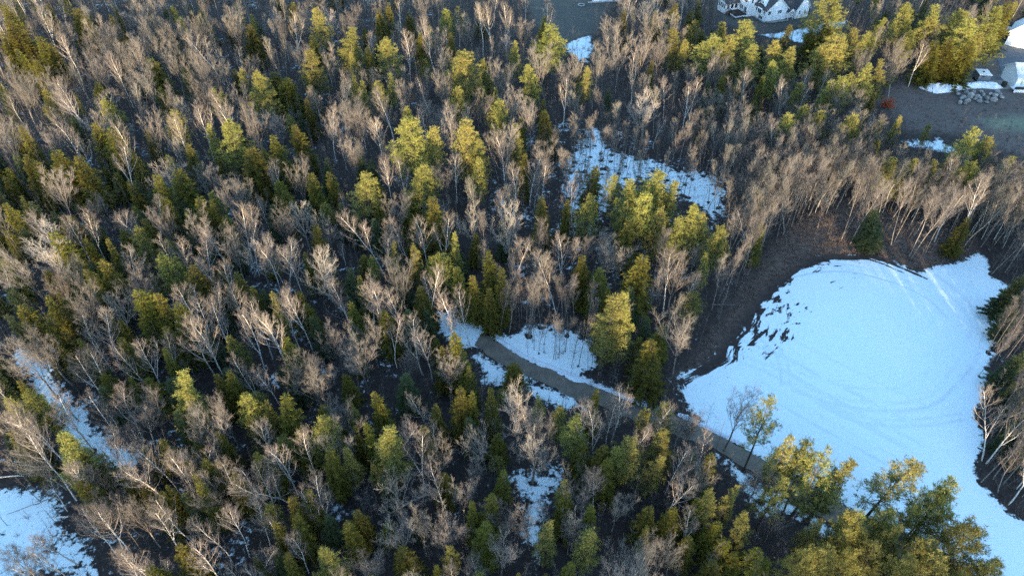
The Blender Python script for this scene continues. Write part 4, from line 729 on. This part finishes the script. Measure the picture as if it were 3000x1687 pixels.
d = MB(); d.prism([(2.3, 5.2), (4.9, 5.2), (3.6, 7.0)], .4, 3.2, 'x'); do = d.obj('dormer', M['siding'], hs)
d = MB()
for sg in (-1, 1): d.prism([(3.6 + sg * 1.55, 4.95), (3.6, 7.1), (3.6, 7.25), (3.6 + sg * 1.8, 4.95)][::sg], .1, 3.4, 'x')
d.obj('dormer_roof', M['trim'], do); d = MB(); d.prism([(3.1, 5.5), (4.1, 5.5), (3.6, 6.25)], .36, .395, 'x'); d.obj('dormer_vent', M['glass'], do)
# small porch over the side door, deck with rails and stairs, stone wall at the corner
pr = MB(); pr.prism([(8.7, 2.9), (11.3, 2.9), (10.0, 4.1)], -1.0, 1.0, 'y'); po = pr.obj('porch', M['siding'], hs); pr = MB()
for sg in (-1, 1): pr.prism([(10.0 + sg * 1.55, 2.75), (10.0, 4.13), (10.0, 4.28), (10.0 + sg * 1.7, 2.80)][::sg], -1.2, 1.0, 'y')
pr.obj('porch_roof', M['roof'], po); pr = MB(); pr.box(8.85, 9.0, -.9, -.75, 0, 2.9); pr.box(11.0, 11.15, -.9, -.75, 0, 2.9); pr.obj('porch_post', M['trim'], po)
dk = MB(); dk.box(-7.6, -3.0, 6.4, 11.6, .85, 1.05); dk.box(-7.6, -7.45, 6.4, 11.6, 1.95, 2.05); dk.box(-7.6, -3.0, 6.4, 6.5, 1.95, 2.05)
for k in range(13): dk.box(-7.58, -7.5, 6.5 + k * .41, 6.56 + k * .41, 1.05, 1.95)
for k in range(9): dk.box(-7.5 + k * .5, -7.44 + k * .5, 6.41, 6.49, 1.05, 1.95)
for k in range(5): dk.box(-7.6 - .3 * (k + 1), -7.6 - .3 * k, 9.8, 11.5, .72 - .17 * k, .86 - .17 * k)
for yy in (9.8, 11.5): dk.tube([(-7.6, yy, 1.95), (-9.1, yy, 1.0)], [.06, .06], 5); dk.tube([(-9.1, yy, 0), (-9.1, yy, 1.0)], [.06, .06], 5)
dk.obj('deck', M['deck'], hs); sk = MB(); sk.box(-7.64, -7.60, 6.4, 9.7, .45, .85); sk.box(-7.64, -3.05, 6.35, 6.4, .45, .85); sk.obj('deck_skirt', M['trim'], hs)
fw = MB(); fw.box(-.12, 8.7, -.12, -.003, 0, .4); fw.box(-.12, -.003, -.12, 6.3, 0, .4); fw.obj('foundation', M['concrete'], hs)
rw = MB(); pts = np.array([(0.6, -.35, .35), (2.5, -1.4, .35), (5, -1.2, .35), (7.5, -1.6, .3), (9, -1.3, .25)]); rw.tube(pts, [.35, .3, .3, .28, .25], 6)
o = rw.obj('garden_wall', M['stone']); o.matrix_world = Matrix.Translation((cx, cy, 0)) @ Matrix.Rotation(HA, 4, 'Z'); tag(o, 'low curving fieldstone wall along the foot of the white house', 'garden wall')

def bush(name, pts_n, r, h, mats, loc, sd, leafy=0.0):
    rg = np.random.default_rng(sd); b = MB(); az = rg.uniform(0, 6.28, pts_n); el = rg.uniform(.25, 1.35, pts_n); ln = rg.uniform(.5, 1.1, pts_n)
    D = np.stack([np.cos(az) * np.cos(el) * r, np.sin(az) * np.cos(el) * r, np.sin(el) * h], 1) * ln[:, None]; P0 = rg.normal(0, .12 * r, (pts_n, 3)) * [1, 1, 0]
    b.cones(P0, D, .022, 0); s = rg.uniform(.3, .9, (pts_n, 1)); b.cones(P0 + D * s, unit(D + rg.normal(0, .6, (pts_n, 3)) * r) * .4 * r, .013, 0)
    if leafy:
        k = int(leafy); j = rg.integers(0, pts_n, k); c = P0[j] + D[j] * rg.uniform(.4, 1.05, (k, 1)) + rg.normal(0, .1, (k, 3)); dd = unit(rg.normal(0, 1, (k, 3))) * .2; b.leaves(c, dd, unit(np.cross(dd, rg.normal(0, 1, (k, 3)))) * .07, 1)
    o = b.obj(name, mats); o.location = loc; return o
x, y = full_at(2060 + 1540 / 6.44, 320 / 6.44); o = bush('shrub', 60, 1.1, 1.0, [M['deck'], M['hemlock']], (x, y, 0), 3, 300); tag(o, 'dark low shrub against the white house wall by the porch', 'shrub')
x, y = full_at(2060 + 1720 / 6.44, 335 / 6.44); o = bush('shrub', 60, .9, 1.2, [M['deck'], M['hemlock']], (x, y, 0), 4, 300); tag(o, 'round dark shrub at the far corner of the white house', 'shrub')
x, y = full_at(2060 + 1960 / 6.44, 260 / 6.44); o = bush('shrub', 260, 2.8, 4.2, [M['oak_twig']], (x, y, 0), 5); tag(o, 'pale leafless bush in front of the white garage wing', 'shrub')
x, y = full_at(2060 + 1330 / 6.44, 510 / 6.44); o = bush('shrub', 70, 1.6, .5, [M['shrub']], (x, y, 0), 6); tag(o, 'low brown bed of twigs on the lawn below the white house', 'shrub')
x, y = tile_at(3, 1535, 815); o = bush('shrub', 110, 2.3, 3.4, [M['shrub'], M['red_leaf']], (x, y, 0), 7, 2600); tag(o, 'small rust-red shrub at the wood edge by the yard', 'shrub')

# the house whose foot shows at the top edge, and the two at the right edge
x, y = full_at(1772, 4); h2 = empty('house', (x, y, 0), math.radians(8)); tag(h2, 'white house foot with a dark door above the dim lawn', 'house')
gable_block(h2, -4.5, 6, 0, 8, 5.2, 8.5, 'x'); facade_window(None, h2, M, 0, 3.0, 3.9, .1, 2.1, 'y', 0, 1); facade_window(None, h2, M, 0, -2.5, -.8, .9, 2.2, 'y', 0, 2)
pt = MB(); pt.box(-6.5, 6.5, -1.1, -.01, 0, .12); pt.obj('patio', M['concrete'], h2)
x, y = full_at(1703, 16); b = MB(); a = np.linspace(0, 6.28, 21); ring = np.stack([np.cos(a), np.sin(a), a * 0 + .12], 1) * [1.15, 1.15, 1]; b.tube(ring, [.2] * 21, 6); o = b.obj('fire_ring', M['concrete']); o.location = (x, y, 0); tag(o, 'pale round stone ring lying on the dim lawn', 'fire ring')

x, y = full_at(2977, 139); ga = empty('garage', (x, y, 0), math.radians(-38)); tag(ga, 'pale blue-white garage with a gable at the right edge', 'garage')
gable_block(ga, -3.5, 3.5, 0, 9, 4.6, 8.0, 'y', rm=M['roof_pale']); b = MB(); b.box(-.5, .5, -.05, -.003, 5.4, 6.4); b.obj('louvre_vent', M['metal'], ga)
b = MB(); b.box(-5.2, -3.5, 2.0, 6.5, 3.4, 3.55); b.obj('awning', M['roof_pale'], ga)
x, y = full_at(2966, 262); h3 = empty('house', (x, y, 0), math.radians(-4)); tag(h3, 'pale house end with a big green-blind window beside the trailer', 'house')
gable_block(h3, 0, 12, 0, 8, 3.9, 6.3, 'x', rm=M['roof_pale']); facade_window(None, h3, M, 0, 1.3, 5.5, 1.5, 3.3, 'y', 0, 3, True)
b = MB(); b.box(-.9, 9, -2.3, -.01, .75, .95); b.box(-.9, 9, -2.32, -2.2, .1, .85); b.obj('deck', M['trim'], h3); b = MB(); b.box(-.9, 9, -2.2, -2.1, 1.0, 1.8); b.obj('deck_rail', M['deck'], h3)
b = MB(); b.box(-2.4, -1.5, 1.0, 2.2, 0, 1.4); b.box(-2.45, -1.45, .95, 2.25, 1.4, 1.5); o = b.obj('firewood_rack', M['deck']); o.matrix_world = Matrix.Translation((x, y, 0)); tag(o, 'dark firewood rack standing at the pale house corner', 'rack')

# trailer, utility box
x, y = tile_at(3, 2258, 628); tl = empty('cargo_trailer', (x, y, 0), math.radians(-8)); tag(tl, 'parked dark-sided trailer with a bright white flat roof', 'trailer')
b = MB(); b.box(-1.7, 1.7, -.2, 3.8, .55, 2.55); b.obj('body', M['trailer_side'], tl); b = MB(); b.box(-1.78, 1.78, -.28, 3.88, 2.553, 2.68); b.obj('roof', M['trailer_roof'], tl)
b = MB(); b.box(-.25, .25, 1.6, 2.1, 2.683, 2.85); b.obj('roof_vent', M['rubber'], tl)
b = MB(); b.box(-1.72, 1.72, -.24, -.203, .5, .62); b.obj('bumper', M['metal'], tl); b = MB(); b.box(-.9, -.2, -.225, -.203, 1.9, 2.2); b.obj('rear_window', M['glass'], tl)
for sx in (-1.55, 1.55):
    for yy in (1.4, 2.3):
        w = MB(); a = np.arange(16) * 2 * math.pi / 16; w.prism([(yy + .36 * math.cos(q), .36 + .36 * math.sin(q)) for q in a], sx - .12 + (.18 if sx > 0 else -.18), sx + .12 + (.18 if sx > 0 else -.18), 'x'); wo_ = w.obj('wheel', M['rubber'], tl)
b = MB(); b.tube([(-.5, 3.8, .5), (0, 5.0, .5)], [.05, .05], 5); b.tube([(.5, 3.8, .5), (0, 5.0, .5)], [.05, .05], 5); b.obj('tow_bar', M['metal'], tl)
x, y = full_at(2832, 188); b = MB(); b.box(-.9, .9, -.6, .6, 0, .12); b.box(-.7, .7, -.45, .45, .12, 1.5); b.prism([(-.8, 1.5), (.8, 1.5), (.7, 1.7), (-.7, 1.7)], -.55, .55, 'y'); o = b.obj('utility_box', M['metal']); o.location = (x, y, 0); tag(o, 'small grey utility box under the dark driveway pines', 'utility box')

# snow heap along the pad and boulders under it
def mound(name, px, w, h, sd, kind):
    r = np.random.default_rng(sd); P = smooth_path([full_at(u, v) for u, v in px], 60); d = np.gradient(P, axis=0); nr = unit(np.stack([-d[:, 1], d[:, 0]], 1)); V = []; nn = 11
    for i in range(60):
        e = min(1, i / 6, (59 - i) / 6) + .02; wi = np.interp(i / 59, np.linspace(0, 1, len(w)), w)
        for j in range(nn): f = j / (nn - 1); V.append((*(P[i] + nr[i] * (f - .5) * wi * e * r.uniform(.93, 1.07)), h * e * math.sin(math.pi * f) ** .7 * r.uniform(.75, 1.2) - .03))
    F = [q for i in range(59) for j in range(nn - 1) for q in ((i * nn + j, i * nn + nn + j + 1, i * nn + j + 1), (i * nn + j, i * nn + nn + j, i * nn + nn + j + 1))]
    b = MB(); b.add(V, F); return tag(b.obj(name, M['snow'], smooth=True), kind=kind)
mound('snow_heap', [(2692, 258), (2720, 256), (2775, 262), (2820, 258), (2870, 252), (2940, 258)], [8.5, 7, 2.2, 2.4, 2.8, 3.2], 1.3, 9, 'structure')
bl = [(2806, 276, 1.2), (2823, 284, 1.5), (2843, 281, 1.9), (2812, 300, 1.3), (2836, 297, 1.6), (2870, 296, 1.6), (2893, 288, 1.5), (2903, 276, 1.2), (2862, 282, 1.5), (2881, 278, 1.3), (2850, 270, 1.3), (2832, 270, 1.2), (2916, 280, 1.4), (2930, 276, 1.3), (2912, 293, 1.6), (2800, 266, 1.2), (2876, 270, 1.1), (2922, 268, 1.2), (2828, 304, 1.0), (2890, 300, 1.1), (2934, 286, 1.1), (2858, 291, 1.1), (2818, 290, 1.1), (2872, 287, 1.0)]
boulders = []
for i, (u, v, s) in enumerate(bl):
    rg = np.random.default_rng(i); me = bpy.data.meshes.new('boulder'); import bmesh
    bm = bmesh.new(); bmesh.ops.create_icosphere(bm, subdivisions=2, radius=.5); ph = rg.uniform(0, 6, 6)
    for q in bm.verts:
        c = q.co; k = 1 + .13 * math.sin(4 * c.x + ph[0]) + .12 * math.sin(5 * c.y + ph[1]) + .1 * math.sin(6 * c.z + ph[2]) + rg.normal(0, .025); q.co = c * k
    bm.to_mesh(me); bm.free(); me.materials.append(M['stone']); o = bpy.data.objects.new('boulder', me); C.objects.link(o)
    x, y = full_at(u, v, .3 * s); o.location = (x, y, .32 * s); o.scale = (s * rg.uniform(1.0, 1.35), s * rg.uniform(.85, 1.1), s * rg.uniform(.75, .95)); o.rotation_euler = (0, 0, rg.uniform(0, 6.28)); boulders.append((u, v, s, o))
for i, (u, v, s, o) in enumerate(sorted(boulders, key=lambda q: q[0])):
    row = 'upper' if v < 274 else 'middle' if v < 289 else 'lower'; k = sum(1 for q in boulders if (('upper' if q[1] < 274 else 'middle' if q[1] < 289 else 'lower') == row) and q[0] < u)
    tag(o, f"{'big' if s > 1.45 else 'small'} grey boulder, {ORD[k] if k else 'first'} from the left in the heap's {row} row", 'boulder', 'boulders under the snow heap')

# ------------------------------------------------------------------ fallen and bent stems
def log(n, x0, y0, x1, y1, r, m, label, arch=0.0):
    a, b_ = np.array([*tile_at(n, x0, y0), .5]), np.array([*tile_at(n, x1, y1), .25]); k = 9; f = np.linspace(0, 1, k)[:, None]; P = a * (1 - f) + b_ * f + np.array([0, 0, 1.]) * (np.sin(np.pi * f) * arch) + R.normal(0, .05, (k, 3))
    b = MB(); b.tube(P, np.linspace(r, r * .4, k), 6); tag(b.obj('fallen_trunk' if not arch else 'bent_sapling', m, smooth=True), label, 'fallen tree' if not arch else 'tree')
log(7, 530, 1015, 360, 1015, .16, M['birch_bark'], 'white birch trunk lying across the lower left snow')
log(7, 0, 715, 320, 690, .12, M['birch_bark'], 'thin fallen birch above the lower left snow patch')
log(7, 120, 595, 370, 650, .11, M['birch_bark'], 'leaning fallen birch below the bright pine')
log(7, 440, 860, 60, 990, .09, M['grey_bark'], 'dark fallen pole lying on the lower left snow')
log(6, 1840, 470, 1920, 455, .12, M['grey_bark'], 'short grey fallen trunk at the top of the field')
log(6, 980, 215, 1040, 275, .1, M['grey_bark'], 'grey fallen pole on the leafy slope above the field')
log(6, 215, 862, 440, 858, .1, M['grey_bark'], 'thin pole lying across the brown slope by the field')
log(2, 1930, 950, 2130, 1020, .1, M['grey_bark'], 'arching bent sapling over the clearing snow', 5.0)
log(7, 600, 295, 470, 110, .12, M['grey_bark'], 'dark fallen trunk lying in the snow strip')

# ------------------------------------------------------------------ undergrowth: twiggy brush all through the wood and over the yard
rg = np.random.default_rng(77); bx_, by_, hh_ = [], [], []
no = [gp(p) for p in (FIELD, ROADEND)] + [np.concatenate([road_up, road_lo[::-1]])] + [gp(LAWN), gp(HOUSEYARD)]
X = rg.uniform(-190, 190, 15000); Y = rg.uniform(34, 262, 15000); keep = np.abs(X) < 45 + .8 * Y
for pl in no: keep &= ~inside(pl, X, Y)
for pl in (NORTHBANK, SOUTHBANK, CLEARING, LOWERLEFT, LEFTSTRIP, LOWERMID): keep &= ~(inside(gp(pl), X, Y) & (rg.random(15000) < .82))
keep &= ~(inside(gp([(2310, 200), (2320, 170), (2520, 100), (2700, 60), (2700, 260), (2440, 260)]), X, Y))
X, Y = X[keep][:9000], Y[keep][:9000]; q = gp(LITTER); ex, ey = rg.uniform(q[:, 0].min(), q[:, 0].max(), 9000), rg.uniform(q[:, 1].min(), q[:, 1].max(), 9000); kk = inside(q, ex, ey) & ~inside(fieldp, ex, ey); X = np.concatenate([X, ex[kk][:2600]]); Y = np.concatenate([Y, ey[kk][:2600]]); nb = len(X); k = 10
yd_ = inside(gp(YARD), X, Y) | inside(gp(LITTER), X, Y); hgt = rg.uniform(.5, 2.0, nb) * np.where(yd_, .45, 1)
P0 = np.repeat(np.stack([X, Y, np.full(nb, -.02)], 1), k, 0) + rg.normal(0, .16, (nb * k, 3)) * [1, 1, 0]
D0 = (rg.normal(0, .5, (nb * k, 3)) * [1, 1, 0] + [0, 0, 1.]) * (np.repeat(hgt, k) * rg.uniform(.5, 1.1, nb * k))[:, None]
b = MB(); b.cones(P0, D0, .022, 0); s = rg.uniform(.3, .85, (nb * k, 1)); b.cones(P0 + D0 * s, (unit(D0) + rg.normal(0, .55, (nb * k, 3))) * .38, .014, 0)
tag(b.obj('undergrowth', M['shrub']), 'leafless brown brush covering the wood floor', 'undergrowth', kind='stuff')

# ------------------------------------------------------------------ sapling thicket under the big trees
rg = np.random.default_rng(99); n0 = 28000; X = rg.uniform(-190, 190, n0); Y = rg.uniform(34, 262, n0); keep = np.abs(X) < 45 + .8 * Y
for pl in no: keep &= ~inside(pl, X, Y)
for pl in (NORTHBANK, SOUTHBANK, SOUTHBANK2, CLEARING, LOWERLEFT, LEFTSTRIP, LOWERMID, TOPSNOW, HOUSESNOW, YARDSNOW): keep &= ~(inside(gp(pl), X, Y) & (rg.random(n0) < .88))
keep &= ~inside(gp(YARD), X, Y)
keep &= ~(inside(gp(LITTER), X, Y) & (rg.random(n0) < .75))
keep &= ~inside(gp([(2290, 260), (2320, 170), (2520, 90), (2700, 60), (2700, 330), (2400, 330)]), X, Y)
X, Y = X[keep][:11000], Y[keep][:11000]; n1 = len(X); hs_ = 3.5 + 7.5 * rg.random(n1) ** 1.1; b = MB()
top = np.stack([rg.normal(0, .35, n1), rg.normal(0, .35, n1), hs_], 1); bs = np.stack([X, Y, np.full(n1, -.05)], 1); b.cones(bs, top, .022 + .004 * hs_, 0)
k = 16; f = rg.uniform(.35, .97, (n1 * k, 1)); T_ = np.repeat(top, k, 0); az = rg.uniform(0, 6.28, n1 * k); ln = np.repeat(hs_, k) * rg.uniform(.10, .22, n1 * k) * (1.25 - f[:, 0])
D1 = np.stack([np.cos(az) * .75, np.sin(az) * .75, np.full(n1 * k, .8)], 1) * ln[:, None]; P1 = np.repeat(bs, k, 0) + T_ * f; b.cones(P1, D1, .011, 0)
for _ in range(3): g_ = rg.uniform(.25, .8, (n1 * k, 1)); b.cones(P1 + D1 * g_, (unit(D1) + rg.normal(0, .5, (n1 * k, 3))) * rg.uniform(.2, .55, (n1 * k, 1)), .010, 0)
tag(b.obj('thicket', M['sapling']), 'grey thicket of leafless saplings under the trees', 'thicket', kind='stuff')

# ------------------------------------------------------------------ unseen ridge added towards the sun to keep the snow field in shade
def ridge_z(x, y): return (17 + 2.5 * np.sin(x * .03) + 1.5 * np.sin(x * .11 + 1)) * np.exp(-((y + 92) / 42.) ** 2) * np.exp(-(x / 420.) ** 4)
hx, hy = np.linspace(-600, 600, 121), np.linspace(-260, 25, 58); HX, HY = np.meshgrid(hx, hy); ed = np.minimum(1, np.minimum((25 - HY) / 40, (HY + 260) / 40)); HZ = ridge_z(HX, HY) * sstep(ed, 0, 1) - .15 * (ed <= 0) + .02
b = MB(); ii = (np.arange(57)[:, None] * 121 + np.arange(120)[None, :]).ravel(); b.add(np.stack([HX, HY, HZ], -1).reshape(-1, 3), np.concatenate([np.stack([ii, ii + 1, ii + 122], 1), np.stack([ii, ii + 122, ii + 121], 1)]))
tag(b.obj('shade_ridge', mat('shade_ridge_litter', (.085, .06, .048), .95, (.12, .09, .07), .5), smooth=True), kind='structure')
# ------------------------------------------------------------------ the wood goes on unseen towards the sun, spaced and sized for its shade
b = MB(); rg = np.random.default_rng(5)
hv = MODELS['hemlock'][0][1]; n = len(hv.vertices); co = np.empty(n * 3, np.float32); hv.vertices.foreach_get('co', co); co = co.reshape(-1, 3)
fi = np.empty(len(hv.polygons) * 3, np.int32); hv.polygons.foreach_get('vertices', fi); fi = fi.reshape(-1, 3)[::2]
fi = fi[::2]; spots = [(rg.uniform(-130, 150), rg.uniform(-95, 24)) for _ in range(380)]
for _ in range(150):
    y = rg.uniform(24, 135); spots.append((50 + .58 * y + 8 + rg.uniform(0, 40), y))
for x, y in spots:
    s = rg.uniform(.8, 1.25) * (.4 if 15 < x < 100 and y > -50 else 1); a = rg.uniform(0, 6.28); ca, sa = math.cos(a), math.sin(a); v = co * [1.3 * s, 1.3 * s, s]; b.add(np.stack([v[:, 0] * ca - v[:, 1] * sa + x, v[:, 0] * sa + v[:, 1] * ca + y, v[:, 2] + ridge_z(x, y) * min(1, max(0, (25 - y) / 40))], 1), fi)
tag(b.obj('woods', M['hemlock']), 'dense dark wood reaching on beyond the near edge', 'woods', kind='stuff')
